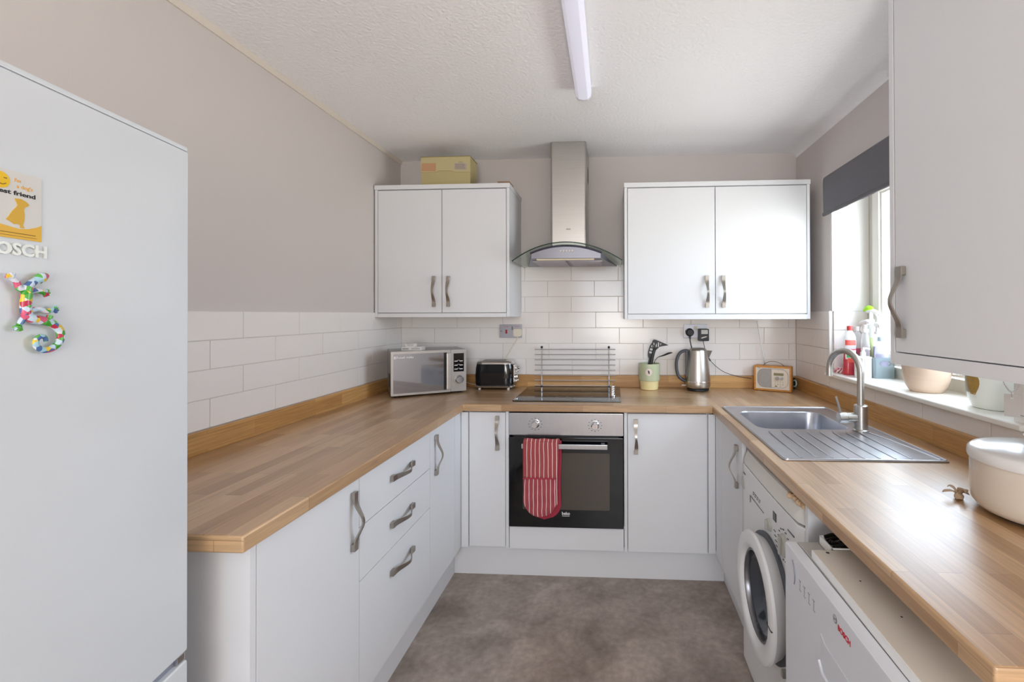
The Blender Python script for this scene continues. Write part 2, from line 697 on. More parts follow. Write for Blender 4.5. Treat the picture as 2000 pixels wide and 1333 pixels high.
rows4 = [(ROW0 + RH * k, ROW0 + RH * (k + 1)) for k in range(4)]
rowsh = [(ROW0 + RH * k, ROW0 + RH * (k + 1)) for k in range(4, 6)] + [(ROW0 + RH * 6, 1.69)]
lay(wb, lambda a, z: (a, YB, z), 0, rows4, XL + .009, XR - .009, (-0.262, -0.413))
lay(wb, lambda a, z: (a, YB, z), 0, rowsh, -0.594, 0.072, (-0.268, -0.421))
lay(wl, lambda a, z: (XL, a, z), pi / 2, rows4, 0.62, YB - .001, (1.475, 1.615 - .302))
lay(wr, lambda a, z: (XR, -a, z), -pi / 2, [(WT, 1.045)], -2.452, -0.55, (-2.337, -2.337))
lay(wr, lambda a, z: (XR, -a, z), -pi / 2, rows4, -2.876, -2.4525, (-2.95, -2.80))
lay(wr, lambda a, z: (XR, -a, z), -pi / 2, rows4, -1.352, -0.55, (-1.47, -1.62))
# the tiled foot of the window reveal
lay(wr, lambda a, z: (a, WIN[1], z), 0, [(1.0655, ROW0 + RH)] + rows4[1:], XR + .004, 1.335, (1.16, 1.16 + .0))
for nm, par, b in (('grout', wb, (XL, XR, YB - .004, YB, WT, ROW0 + 4 * RH)), ('grout', wb, (-0.596, 0.074, YB - .004, YB, ROW0 + 4 * RH, 1.69)),
                   ('grout', wl, (XL, XL + .004, 0.61, YB, WT, ROW0 + 4 * RH)), ('grout', wr, (XR - .004, XR, 0.55, YB, WT, 1.046)),
                   ('grout', wr, (XR - .004, XR, WIN[1] + .010, YB, 1.046, ROW0 + 4 * RH))):
    obj(nm, B(*b), GROUT, par, smooth=0)
obj('tile_trim', B(XR - .010, XR + .003, WIN[1] - .001, WIN[1] + .010, 1.066, ROW0 + 4 * RH, bev=.003), PORC, wr)

# ---- window
w1 = struct(bpy.data.objects.new('window_1', None))
COL.objects.link(w1)
w1.location = (1.344, (WIN[0] + WIN[1]) / 2, WIN[2])
HW = (WIN[1] - WIN[0]) / 2
HT = WIN[3] - WIN[2]


def yzframe(bm, ya, yb, za, zb, t_, x0, x1, bev=.004):
    bx(bm, x0, x1, ya, ya + t_, za, zb, bev); bx(bm, x0, x1, yb - t_, yb, za, zb, bev)
    bx(bm, x0, x1, ya + t_, yb - t_, za, za + t_, bev); bx(bm, x0, x1, ya + t_, yb - t_, zb - t_, zb, bev)


bm = bmesh.new(); yzframe(bm, -HW, HW, 0.008, HT, .052, 0, .06)
obj('window_frame', bm, M('upvc_frame', 'd8d5cb', 0.35, var=.01), w1)
bm = bmesh.new(); yzframe(bm, -HW + .062, HW - .062, .070, HT - .062, .055, -.016, .044)
obj('window_sash', bm, UPVC, w1)
bm = bmesh.new(); yzframe(bm, -HW + .117, HW - .117, .125, HT - .117, .012, -.006, .02, .002)
obj('glazing_bead', bm, UPVC, w1)
obj('pane', B(.012, .020, -HW + .117, HW - .117, .125, HT - .117), PAN, w1)
bm = bmesh.new()
bx(bm, -.034, -.016, -.115, -.045, .080, .100, .004); cyl(bm, (-.034, -.10, .092), (-.052, -.10, .092), .011); bx(bm, -.052, -.038, -.112, .035, .083, .101, .005)
obj('window_handle', bm, PORC, w1)
bm = bmesh.new()
bx(bm, 1.118 - 1.344, .012, -HW - .055, HW + .012, -.010, .010, .007, seg=3)
sill = obj('window_sill', bm, UPVC, w1)
obj('reveal_lining', B(XR - 1.344 + .004, -.001, HW - .006, HW - .001, ROW0 + 4 * RH - WIN[2], HT), M('reveal_white', 'eeeeec', 0.7, var=.01), w1)
SZ = WIN[2] + .010

# ---- roller blind
t = thing('roller_blind', 'charcoal grey roller blind pulled part way down over the window', 'blind', (XR, 1.80, 1.89))
bm = bmesh.new()
pr = [(-.030, .0), (-.036, .008), (-.036, .185), (-.034, .200), (-.024, .210), (-.010, .208), (-.008, .200), (-.020, .203), (-.031, .196), (-.033, .185), (-.033, .008)]
NS = 44
tt = bmesh.new()
R_ = []
for k in range(NS + 1):
    y = -0.60 + 1.25 * k / NS
    wv = .0018 * sin(k * 0.9) + .0012 * sin(k * 2.3)
    R_.append([tt.verts.new((x + wv * (1 - z / .21), y, z)) for x, z in pr])
for a, b in zip(R_, R_[1:]):
    for i in range(len(pr)):
        j = (i + 1) % len(pr)
        tt.faces.new((a[i], a[j], b[j], b[i]))
tt.faces.new(R_[0]); tt.faces.new(R_[-1][::-1])
bmesh.ops.recalc_face_normals(tt, faces=tt.faces)
append(bm, tt)
obj('blind_fabric', bm, M('charcoal_fabric', '6c6b71', 0.75, var=.10, scale=60, bump=.15, bscale=500), t)
bm = bmesh.new(); sweep(bm, [(-.033, -.602, .010), (-.033, .652, .010)], .010, 12, sq=(.55, 1))
obj('hem_bar', bm, M('charcoal_hem', '5e5d62', 0.6), t)
bm = bmesh.new(); cyl(bm, (-.021, -.60, .196), (-.021, .655, .196), .010)
obj('roller_tube', bm, DGREY, t)
bm = bmesh.new(); bx(bm, -.034, -.002, .653, .660, .180, .208, .004); cyl(bm, (-.020, .652, .194), (-.020, .664, .194), .010)
obj('bracket', bm, PORC, t)
bm = bmesh.new(); bx(bm, -.034, -.002, -.608, -.601, .180, .208, .004)
obj('bracket', bm, PORC, t)

# ---- ceiling light
t = thing('ceiling_light', 'long slim white fluorescent batten light on the ceiling', 'light', (-.124, 1.30, ZC), RAD(.4))
bm = bmesh.new()
pf = [(-.034, 0), (-.036, -.020), (-.032, -.042), (-.020, -.055), (0, -.058), (.020, -.055), (.032, -.042), (.036, -.020), (.034, 0)]
prism(bm, pf, -.80, .69)
obj('diffuser', bm, M('lamp_diffuser', 'dcdcec', 0.3, var=.01, emit=0.35), t)
bm = bmesh.new()
pe = [(x * 1.03, z * 1.03 if z else 0) for x, z in pf]
prism(bm, pe, .685, .702, bev=.004)
obj('end_cap', bm, M('lamp_end_cap', 'dddde4', 0.35), t)
bm = bmesh.new(); bx(bm, -.042, .042, -.80, .66, -.008, 0, .002)
obj('base_tray', bm, PORC, t)


# ------------------------------------------------------------------ cabinets
def handle_mesh(L=0.178, lean=0.0):
    """bowed strap handle along local z, standing off the door towards -y"""
    b = bmesh.new()
    n = 28
    rings = []
    for k in range(n + 1):
        s = k / n
        z = (0.5 - s) * L
        f = min(1, max(0, (s - .13) / .37)) if s < .5 else min(1, max(0, (.87 - s) / .37))
        f = f * f * (3 - 2 * f)
        y = -.011 - .024 * f
        w = .0098 - .0044 * f
        th = .0022
        sx_ = .003 * sin((s - .5) * 2 * pi) * lean
        rings.append([b.verts.new(c) for c in ((sx_ - w, y + th, z), (sx_ - w, y - th, z), (sx_ + w, y - th, z), (sx_ + w, y + th, z))])
    for a, c in zip(rings, rings[1:]):
        for i in range(4):
            b.faces.new((a[i], a[(i + 1) % 4], c[(i + 1) % 4], c[i]))
    b.faces.new(rings[0]); b.faces.new(rings[-1][::-1])
    bmesh.ops.recalc_face_normals(b, faces=b.faces)
    for s in (-1, 1):
        z = s * (L / 2 - .011)
        bx(b, -.0100, .0100, -.012, 0, z - .011, z + .011, .0012, seg=1)
    me = bpy.data.meshes.new('handle')
    b.to_mesh(me); b.free()
    me.materials.append(NICKEL)
    me.shade_smooth(); me.set_sharp_from_angle(angle=RAD(35))
    return me


HM = handle_mesh(lean=0.5)


def handle(parent, x, z, horiz=False, y=0.0):
    o = bpy.data.objects.new('handle', HM)
    COL.objects.link(o)
    o.parent = parent
    o.location = (x, y, z)
    if horiz:
        o.rotation_euler = (0, pi / 2, 0)
    return o


DT = .018
Z0, Z1 = 0.160, 0.866


def front(parent, name, x0, x1, z0, z1, g=.0015, mat=None):
    return obj(name, B(x0 + g, x1 - g, 0, DT, z0 + g, z1 - g, bev=.0012), mat or WHITE, parent)


# --- left run (faces +x): local x = world y
XD = -0.795
t = thing('base_cabinet', 'white base cabinet with one door nearest the fridge, under left worktop end', 'cabinet', (XD, 0, 0), pi / 2)
obj('carcass', B(.960, 1.366, DT + .002, .585, .155, .872), WHITE2, t, 0)
obj('end_panel', B(.941, .9585, 0, .598, 0, .872, bev=.001), WHITE, t)
d = front(t, 'door', .9595, 1.3665, Z0, Z1 + .004); handle(d, 1.329, .744)
t = thing('drawer_unit', 'white base unit of three drawers with strap handles, in the left run', 'drawer unit', (XD, 0, 0), pi / 2)
obj('carcass', B(1.367, 1.911, DT + .002, .585, .155, .872), WHITE2, t, 0)
for z0, z1, hz in ((.7055, Z1 + .004, .788), (.536, .7055, .622), (Z0, .536, .451)):
    d = front(t, 'drawer', 1.3665, 1.9115, z0, z1); handle(d, 1.648, hz, True)
t = thing('base_cabinet', 'white narrow-handled base cabinet at the far corner end of left run', 'cabinet', (XD, 0, 0), pi / 2)
obj('carcass', B(1.912, 2.300, DT + .002, .585, .155, .872), WHITE2, t, 0)
d = front(t, 'door', 1.9115, 2.214, Z0, Z1 + .004); handle(d, 1.967, .747)
front(t, 'filler_panel', 2.214, 2.324, Z0, Z1 + .004)
tag(obj('plinth', B(-.860, -.845, .960, 2.349, 0, .155, bev=.001), WHITE), 'white plinth board along the floor under the left run', 'plinth')

# --- back run (faces -y)
YD = 2.306
t = thing('base_cabinet', 'narrow white base cabinet left of the built-in oven', 'cabinet', (0, YD, 0))
obj('carcass', B(-.776, -.559, DT + .002, .56, .155, .872), WHITE2, t, 0)
front(t, 'filler_panel', -.7942, -.754, Z0, Z1)
d = front(t, 'door', -.752, -.5585, Z0 + .007, Z1); handle(d, -.601, .758)
t = thing('base_cabinet', 'white base cabinet right of the built-in oven', 'cabinet', (0, YD, 0))
obj('carcass', B(.072, .50, DT + .002, .56, .155, .872), WHITE2, t, 0)
front(t, 'filler_panel', .478, .516, Z0, Z1)
d = front(t, 'door', .0725, .474, Z0, Z1); handle(d, .115, .748)
t = thing('oven_housing', 'white oven housing unit with a plain panel below the oven', 'cabinet', (0, YD, 0))
obj('side_panel', B(-.5575, -.5415, -.001, .56, .160, .872, bev=.001), WHITE, t)
obj('side_panel', B(.0545, .0705, -.001, .56, .160, .872, bev=.001), WHITE, t)
obj('shelf', B(-.541, .054, .02, .56, .262, .278), WHITE2, t, 0)
front(t, 'lower_panel', -.540, .053, Z0, .276)
tag(obj('plinth', B(-.845, .566, 2.349, 2.364, 0, .155, bev=.001), WHITE), 'white plinth board along the floor under the oven run', 'plinth')

# --- right run (faces -x): local x = -world y
t = thing('sink_cabinet', 'white base cabinet under the sink beside the washing machine', 'cabinet', (.515, 0, 0), -pi / 2)
obj('carcass', B(-2.30, -1.836, DT + .002, .05, .155, .872), WHITE2, t, 0)
obj('side_panel', B(-1.850, -1.836, .05, .60, .155, .745), WHITE2, t, 0)
front(t, 'filler_panel', -2.304, -2.172, Z0, Z1)
d = front(t, 'door', -2.171, -1.834, Z0, Z1); handle(d, -1.90, .740)
tag(obj('plinth', B(.5665, .582, 1.84, 2.349, 0, .155, bev=.001), WHITE), 'white plinth board along the floor under the sink cabinet', 'plinth')
tag(obj('end_panel', B(.520, 1.13, 1.238, 1.256, 0, .872, bev=.001), WHITE), 'white upright panel between the washing machine and the dishwasher', 'panel')


# --- wall cabinets
def wall_cab(label, x0, x1, yf, zt, zb, zpel, split, hx, hz):
    t_ = thing('wall_cabinet', label, 'cabinet', (0, yf, zb))
    h = zt - zb
    dp = YB - yf
    obj('carcass', B(x0 + .018, x1 - .018, DT + .002, dp - .001, .018, h - .026), WHITE2, t_, 0)
    for a in (x0, x1 - .016):
        obj('side_panel', B(a, a + .016, 0, dp - .001, 0.001, h - .0265, bev=.001), WHITE, t_)
    obj('cornice', B(x0 - .002, x1 + .003, -.004, dp - .001, h - .026, h, bev=.0015), WHITE, t_)
    obj('pelmet', B(x0 + .017, x1 - .017, -.001, .016, 0, zpel - zb - .002, bev=.001), WHITE, t_)
    obj('base_panel', B(x0 + .017, x1 - .017, .017, dp - .001, .006, .017), WHITE2, t_, 0)
    for a, b_, hh in ((x0 + .017, split, hx[0]), (split, x1 - .017, hx[1])):
        d_ = front(t_, 'door', a, b_, zpel - zb, h - .029, .002)
        handle(d_, hh, hz - zb)
    return t_


wall_cab('white two-door wall cabinet left of the cooker hood, with a yellow box on top', -1.390, -.594, 2.55, 2.131, 1.359, 1.384, -.990, (-1.036, -.951), 1.508)
wall_cab('white two-door wall cabinet right of the cooker hood', .066, 1.090, 2.55, 2.118, 1.344, 1.374, .573, (.526, .616), 1.499)
# tall wall cabinet on the right, near the camera
t = thing('tall_wall_cabinet', 'tall white wall cabinet on the right wall, nearest the camera', 'cabinet', (.822, 1.382, 1.226), -pi / 2 + RAD(3.2))
obj('carcass', B(.018, .60, DT + .002, .270, .018, 1.130), WHITE2, t, 0)
obj('side_panel', B(0, .018, -.001, .290, 0, 1.150, bev=.001), WHITE, t)
obj('side_panel', B(.600, .618, -.001, .255, 0, 1.150, bev=.001), WHITE, t)
obj('top_panel', B(.018, .600, -.001, .270, 1.132, 1.150), WHITE, t)
obj('pelmet', B(.0185, .5995, -.001, .016, 0, .034, bev=.001), WHITE, t)
obj('base_panel', B(.0185, .5995, .017, .270, .004, .017), WHITE2, t, 0)
d = front(t, 'door', .020, .598, .035, 1.131, .002); hb = handle(d, .055, .180); hb.scale = (1.12, 1.12, 1.14)

# ------------------------------------------------------------------ worktop, upstands
xs = sorted([XL + .010, XLF, XRF, .552, 1.032, XR - .010])
ysw = sorted([.62, .90, 1.463, 2.258, YF, YB - .010])


def in_wt(x, y):
    if .552 < x < 1.032 and 1.463 < y < 2.258:
        return False
    return (x < XLF and y > .90) or y > YF or (x > XRF and y > .62)


bm = bmesh.new()
cells(bm, xs, ysw, in_wt, WB, WT, lambda x, y: 1 if XLF < x < XRF else 0)
wt = tag(obj('worktop', bm, [OAKY, OAKX], smooth=40), 'oak block worktop running in a U around the kitchen', 'worktop')
md = wt.modifiers.new('edge', 'BEVEL'); md.width = .004; md.segments = 3; md.limit_method = 'ANGLE'; md.angle_limit = RAD(60)
tag(obj('upstand', B(XL + .009, XL + .026, .90, YB - .027, WT, ROW0, bev=.002), OAKUP), 'oak upstand strip behind the left worktop', 'upstand')
tag(obj('upstand', B(XL + .009, XR - .009, YB - .026, YB - .009, WT, ROW0, bev=.002), OAKUPX), 'oak upstand strip behind the hob and kettle', 'upstand')
tag(obj('upstand', B(XR - .026, XR - .009, .62, YB - .027, WT, ROW0, bev=.002), OAKUP), 'oak upstand strip behind the sink below the window', 'upstand')

# ------------------------------------------------------------------ sink and tap
t = thing('sink', 'stainless steel inset sink with one bowl and a ribbed drainer', 'sink', (.79, 1.86, WT))
SX0, SX1, SY0, SY1 = .536 - .79, 1.044 - .79, 1.452 - 1.86, 2.266 - 1.86
BX0, BX1, BY0, BY1 = .585 - .79, .955 - .79, 1.842 - 1.86, 2.170 - 1.86
bm = bmesh.new()
# deck: ring of flat steel between rounded outer edge and bowl opening
n = 6
outer = rrect(SX0, SX1, SY0, SY1, .014, n)
inner = rrect(BX0, BX1, BY0, BY1, .055, n)
tt = bmesh.new()
vo = [tt.verts.new((x, y, .0015)) for x, y in outer]
ve = [tt.verts.new((x * .996, y * .998, .0042)) for x, y in outer]
vi = [tt.verts.new((x, y, .0022)) for x, y in inner]
vj = [tt.verts.new((x, y, -.004)) for x, y in rrect(BX0 + .004, BX1 - .004, BY0 + .004, BY1 - .004, .052, n)]
vk = [tt.verts.new((x, y, -.135)) for x, y in rrect(BX0 + .016, BX1 - .016, BY0 + .016, BY1 - .016, .055, n)]
vm = [tt.verts.new((x, y, -.152)) for x, y in rrect(BX0 + .032, BX1 - .032, BY0 + .032, BY1 - .032, .045, n)]
N = len(outer)
for A, C_ in ((vo, ve), (ve, vi), (vi, vj), (vj, vk), (vk, vm)):
    for k in range(N):
        j = (k + 1) % N
        tt.faces.new((A[k], A[j], C_[j], C_[k]))
tt.faces.new(vm)
bmesh.ops.recalc_face_normals(tt, faces=tt.faces)
append(bm, tt)
INOX = M('sink_steel', 'c0c2c9', 0.30, 1, .08, 25)
obj('basin', bm, INOX, t, 50)
# raised rim bead and drainer ribs
bm = bmesh.new()
fr_ = [(x, y, .0042) for x, y in rrect(SX0 + .006, SX1 - .006, SY0 + .006, SY1 - .006, .012, n)]
sweep(bm, fr_ + [fr_[0]], .0028, 8)
obj('rim', bm, INOX, t, 60)
bm = bmesh.new()
for k in range(8):
    xa = -.185 + k * .0485
    sweep(bm, smooth_pts([(xa + .010, -.050, .003), (xa, -.10, .0045), (xa - .006, -.365, .0045), (xa - .006, -.385, .003)], 4), .0032, 8, sq=(1, .6))
obj('drainer_ribs', bm, INOX, t, 60)
bm = bmesh.new(); sweep(bm, smooth_pts([(.175, -.03, .004), (.20, -.10, .004), (.225, -.26, .004), (.235, -.39, .004)], 4), .004, 8, sq=(1, .6))
obj('drainer_edge', bm, INOX, t, 60)
bm = bmesh.new(); lathe(bm, [(0, -.1505), (.022, -.1505), (.036, -.149), (.040, -.1505), (.040, -.1525)])
obj('waste', bm, CHROME, t, loc=(-.02, .13, 0))

t = thing('tap', 'brushed steel swan-neck mixer tap beside the drainer', 'tap', (.972, 1.828, WT + .003))
bm = bmesh.new()
lathe(bm, [(0, 0), (.029, 0), (.029, .004), (.0245, .007), (.0245, .098), (.022, .101), (0, .101)])
obj('tap_body', bm, STEEL, t)
sd = Vector((-.30, .954, 0))
pts = [Vector((0, 0, .10)), Vector((0, 0, .16)), Vector((0, 0, .225))]
for a in range(0, 181, 12):
    pts.append(Vector((0, 0, .228)) + sd * (.080 * (1 - cos(RAD(a)))) + up * (.080 * sin(RAD(a))))
pts.append(pts[-1] - up * .032)
bm = bmesh.new(); sweep(bm, pts, .0125, 18, upv=(1, 0, 0))
obj('spout', bm, STEEL, t, 50)
bm = bmesh.new()
hd = Vector((-.93, .05, 0)).normalized()
cyl(bm, hd * .018 + up * .052, hd * .052 + up * .050, .019); cyl(bm, hd * .054 + up * .050, hd * .082 + up * .049, .0215)
obj('mixer_valve', bm, STEEL, t)
bm = bmesh.new(); sweep(bm, [hd * .074 + up * .066, hd * .086 + up * .11, hd * .092 + up * .132], [.0055, .0048, .0042], 10)
obj('lever', bm, STEEL, t)

# ------------------------------------------------------------------ built-in oven
t = thing('oven', 'built-in black glass oven with a steel control panel', 'oven', (-.2435, YD, 0))
obj('oven_body', B(-.285, .285, .022, .52, .285, .862), DGREY, t, 0)
cp = obj('control_panel', B(-.2965, .2945, -.004, .020, .750, .864, bev=.002), STEELH, t)
door = obj('oven_door', B(-.2955, .2935, -.016, .020, .282, .742, bev=.003), BLACKG, t)
bm = bmesh.new(); frame(bm, rrect(-.222, .224, .374, .664, .004, 2), rrect(-.218, .220, .378, .660, .003, 2), -.0166, -.0158)
bx(bm, -.218, .220, -.0164, -.0158, .378, .660)
obj('oven_window', bm, M('oven_window_glass', '4d463f', 0.16, var=.10, scale=3), door)
bm = bmesh.new()
bx(bm, -.222, .214, -.052, -.040, .693, .717, .002)
bx(bm, -.205, -.185, -.040, -.015, .696, .714, .002); bx(bm, .180, .200, -.040, -.015, .696, .714, .002)
obj('door_handle', bm, STEELH, door)
for kx, kz in ((-.159, .807), (.150, .803)):
    bm = bmesh.new()
    lathe(bm, [(0, .030), (.0145, .030), (.0165, .027), (.0175, .003), (.021, 0), (0, 0)], mat=Matrix.Translation((kx, -.004, kz)) @ Matrix.Rotation(pi / 2, 4, 'X'))
    bx(bm, kx - .0025, kx + .0025, -.0365, -.030, kz - .014, kz + .015, .001)
    obj('oven_knob', bm, CHROME, cp)
    bm = bmesh.new()
    for a in range(0, 360, 30):
        ca, sa = cos(RAD(a)) * .034, sin(RAD(a)) * .030
        bx(bm, kx + ca - .003, kx + ca + .003, -.0046, -.0038, kz + sa - .0012, kz + sa + .0012)
    obj('dial_marks', bm, INK, cp, 0)
text('lettering', 'beko', .022, WHITEINK, door, (0.0, -.0166, .355), bold=.0004, width=.041)
bm = bmesh.new(); bx(bm, -.019, .019, -.0168, -.0162, .341, .343)
obj('logo_underline', bm, WHITEINK, door, 0)
obj('vent_gap', B(-.27, .27, -.002, .02, .742, .750), BLACKP, t, 0)

# ---- oven glove over the handle
t = thing('oven_glove', 'red and white striped double oven glove hanging over the oven handle', 'oven glove', (-.364, YD - .046, .705))
RS = stripe_mat('red_stripe_cloth', '9f4646', 'ead9d6', phase=.004)
RP = M('plain_red_cloth', 'a23345', 0.9, var=.10, scale=40, bump=.2, bscale=500)


def pad(w0, w1, ztop, zbot, y, th, xoff=0.0, puff=.006, rnd=True, mi=0):
    """soft padded strip with a rounded lower end"""
    b = bmesh.new()
    nu, nv = 14, 30
    G = []
    for s in (0, 1):
        g = []
        for i in range(nv + 1):
            v = i / nv
            z = ztop + (zbot - ztop) * v
            w = w0 + (w1 - w0) * v
            if rnd:
                q = (z - zbot) / (w * .98)
                if q < 1:
                    w *= math.sqrt(max(0, 1 - (1 - q) ** 2)) * .995 + .005
            row = []
            for k in range(nu + 1):
                u = -1 + 2 * k / nu
                bul = puff * (1 - u ** 4) * (1 if not rnd else min(1, max(0, (z - zbot) / .02) ** .5))
                wav = .0016 * sin(v * 17 + u * 2) + .0012 * sin(u * 6 + v * 5)
                yy = y + (th / 2 + (bul + wav)) * (1 if s else -1)
                row.append(b.verts.new((xoff + u * w + .002 * sin(v * 9), yy, z)))
            g.append(row)
        G.append(g)
    for s in (0, 1):
        for i in range(nv):
            for k in range(nu):
                q = (G[s][i][k], G[s][i][k + 1], G[s][i + 1][k + 1], G[s][i + 1][k])
                b.faces.new(q if s else q[::-1])
    for i in range(nv):
        for k in (0, nu):
            b.faces.new((G[0][i][k], G[0][i + 1][k], G[1][i + 1][k], G[1][i][k]))
    for k in range(nu):
        for i in (0, nv):
            b.faces.new((G[0][i][k], G[0][i][k + 1], G[1][i][k + 1], G[1][i][k]))
    bmesh.ops.recalc_face_normals(b, faces=b.faces)
    return b


obj('front_pad', pad(.088, .083, .030, -.345, -.017, .006, -.001), RS, t, 60)
obj('pocket', pad(.082, .080, -.150, -.343, -.031, .005, -.004, .004), stripe_mat('red_stripe_cloth_pocket', '9e434a', 'ead9d6', phase=.012), t, 60)
obj('back_pad', pad(.088, .084, .026, -.376, .017, .004, .012, .003), RP, t, 60)
bm = bmesh.new()
pp = [(-.088 + .0, -.018, .026), (-.088, -.016, .034), (-.088, 0, .040), (-.088, .014, .034), (-.088, .018, .024)]
tt = bmesh.new(); R_ = []
for k in range(15):
    x = -.089 + .178 * k / 14
    R_.append([tt.verts.new((x + .004 * i / 4, p[1], p[2] + .0015 * sin(k))) for i, p in enumerate(pp)] + [tt.verts.new((x, p[1] * .5, p[2] - .008)) for p in pp[::-1]])
for a, b in zip(R_, R_[1:]):
    for i in range(10):
        j = (i + 1) % 10
        tt.faces.new((a[i], a[j], b[j], b[i]))
tt.faces.new(R_[0]); tt.faces.new(R_[-1][::-1])
bmesh.ops.recalc_face_normals(tt, faces=tt.faces)
append(bm, tt)
obj('fold', bm, RS, t, 60)
bm = bmesh.new()
sweep(bm, [(-.087 + .012 * k, -.0375 - .002 * sin(k), -.150) for k in range(15)], .0035, 8)
obj('pocket_binding', bm, RP, t, 60)
bm = bmesh.new()
ed = [(.084, -.010, .02), (.083, -.012, -.12), (.080, -.014, -.25)] + [(-.003 + .083 * cos(RAD(a)), -.016, -.262 - .083 * sin(RAD(a))) for a in range(10, 171, 16)] + [(-.085, -.014, -.25), (-.088, -.012, -.12), (-.089, -.010, .02)]
sweep(bm, smooth_pts(ed, 3), .004, 8)
obj('edge_binding', bm, RP, t, 60)

# ------------------------------------------------------------------ hob
t = thing('hob', 'black glass ceramic hob with four chrome knobs on its right side', 'hob', (-.2475, 2.60, WT))
obj('hob_glass', B(-.2885, .2885, -.235, .235, .0005, .006, bev=.0015), BLACKG, t)
bm = bmesh.new()
for cx_, cy_, r in ((-.165, -.12, .10), (-.165, .12, .075), (.06, -.12, .075), (.06, .12, .10)):
    ri = [(cx_ + r * cos(2 * pi * k / 40), cy_ + r * sin(2 * pi * k / 40)) for k in range(40)]
    r2 = [(cx_ + (r - .002) * cos(2 * pi * k / 40), cy_ + (r - .002) * sin(2 * pi * k / 40)) for k in range(40)]
    tt = bmesh.new(); frame(tt, ri, r2, 0, .0002); tt.transform(Matrix(((1, 0, 0, 0), (0, 0, 1, 0), (0, 1, 0, .0061), (0, 0, 0, 1)))); append(bm, tt)
obj('zone_rings', bm, M('hob_ring_print', '36363a', 0.3), t)
for k in range(4):
    bm = bmesh.new()
    lathe(bm, [(0, .016), (.013, .016), (.0145, .014), (.015, .004), (.0165, 0), (0, 0)])
    bx(bm, -.002, .002, -.012, .012, .016, .019, .0008)
    obj('hob_knob', bm, CHROME, t, loc=(.245, -.06 + k * .075, .006))

# ---- chrome trivet rack standing behind the hob
t = thing('chrome_rack', 'chrome rack of eight thin horizontal rods standing upright behind the hob', 'rack', (-.244, 2.852, WT))
for x in (-.212, .217):
    bm = bmesh.new(); cyl(bm, (x, 0, .008), (x, 0, .250), .0036)
    obj('upright', bm, CHROME, t)
    bm = bmesh.new(); lathe(bm, [(0, .262), (.006, .260), (.0075, .254), (.006, .246), (0, .246)], 16, mat=Matrix.Translation((x, 0, 0)))
    obj('black_cap', bm, BLACKP, t)
    bm = bmesh.new(); lathe(bm, [(0, 0), (.007, 0), (.007, .014), (0, .016)], 16, mat=Matrix.Translation((x, 0, 0)))
    obj('foot_cap', bm, BLACKP, t)
for k in range(8):
    bm = bmesh.new(); cyl(bm, (-.256, -.006, .240 - k * .0328), (.258, -.006, .240 - k * .0328), .0030, seg=10)
    obj('rod', bm, CHROME, t)

# ------------------------------------------------------------------ cooker hood
t = thing('cooker_hood', 'stainless steel chimney cooker hood with a curved glass canopy', 'cooker hood', (-.259, YB - .009, 0))
bm = bmesh.new()
prism(bm, rrect(-.104, .104, -.265, 0, .012, 4), 1.762, ZC - .001, plane='xy')
obj('chimney', bm, STEEL, t)
obj('chimney_vent', B(.1035, .1052, -.10, -.03, 2.20, 2.29), BLACKP, t, 0)
bm = bmesh.new(); bx(bm, -.013, .013, -.2662, -.2645, 1.868, 1.876)
obj('badge', bm, M('badge_grey', '8f8a86', 0.4, 1), t, 0)
HWD, SAG, ZAP = .308, .092, 1.764


def arc_z(x):
    return ZAP - SAG * (x / HWD) ** 2


tt = bmesh.new()
ng = 40
G = []
for k in range(ng + 1):
    x = -HWD + 2 * HWD * k / ng
    yf_ = -.375 - .075 * (1 - (x / HWD) ** 2)
    sl = 2 * SAG * x / HWD ** 2
    nx, nz_ = Vector((sl, 1)).normalized()
    G.append([tt.verts.new((x, yf_, arc_z(x))), tt.verts.new((x, 0, arc_z(x))), tt.verts.new((x + nx * .006, 0, arc_z(x) + nz_ * .006)), tt.verts.new((x + nx * .006, yf_, arc_z(x) + nz_ * .006))])
for a, b in zip(G, G[1:]):
    for i in range(4):
        j = (i + 1) % 4
        f = tt.faces.new((a[i], a[j], b[j], b[i]))
        f.material_index = 1 if i == 3 else 0
tt.faces.new(G[0]).material_index = 1
tt.faces.new(G[-1][::-1]).material_index = 1
bmesh.ops.recalc_face_normals(tt, faces=tt.faces)
me = bpy.data.meshes.new('tmp'); tt.to_mesh(me); tt.free(); bm = bmesh.new(); bm.from_mesh(me)
obj('glass_canopy', bm, [glassy('canopy_glass', 'f5faf7', .05), M('glass_edge', '24382f', .15)], t)
# steel body below the glass: trapezoid in plan, arched top
tt = bmesh.new()
G = []
nb = 20
for k in range(nb + 1):
    u = -1 + 2 * k / nb
    xf, xb = u * .192, u * .285
    zf = max(1.685, arc_z(xf * 1.02) - .012)
    zb_ = max(1.683, arc_z(xb) - .008)
    G.append([tt.verts.new((xf, -.425 + .012 * u * u, zf)), tt.verts.new((xf, -.425 + .012 * u * u, 1.683)), tt.verts.new((xb, -.002, 1.680)), tt.verts.new((xb, -.002, zb_))])
for a, b in zip(G, G[1:]):
    for i in range(4):
        j = (i + 1) % 4
        tt.faces.new((a[i], a[j], b[j], b[i]))
tt.faces.new(G[0]); tt.faces.new(G[-1][::-1])
bmesh.ops.recalc_face_normals(tt, faces=tt.faces)
bm = bmesh.new(); append(bm, tt)
obj('hood_body', bm, M('hood_steel', '9a9aa4', .5, .85, .04, 6), t)
bm = bmesh.new()
sweep(bm, [(x_ / 20 * .198, -.424 + .012 * (x_ / 20) ** 2, max(1.684, arc_z(x_ / 20 * .2) - .013)) for x_ in range(-20, 21)], .006, 8)
obj('front_strip', bm, M('hood_dark_strip', '4a4a58', .35, .6), t)
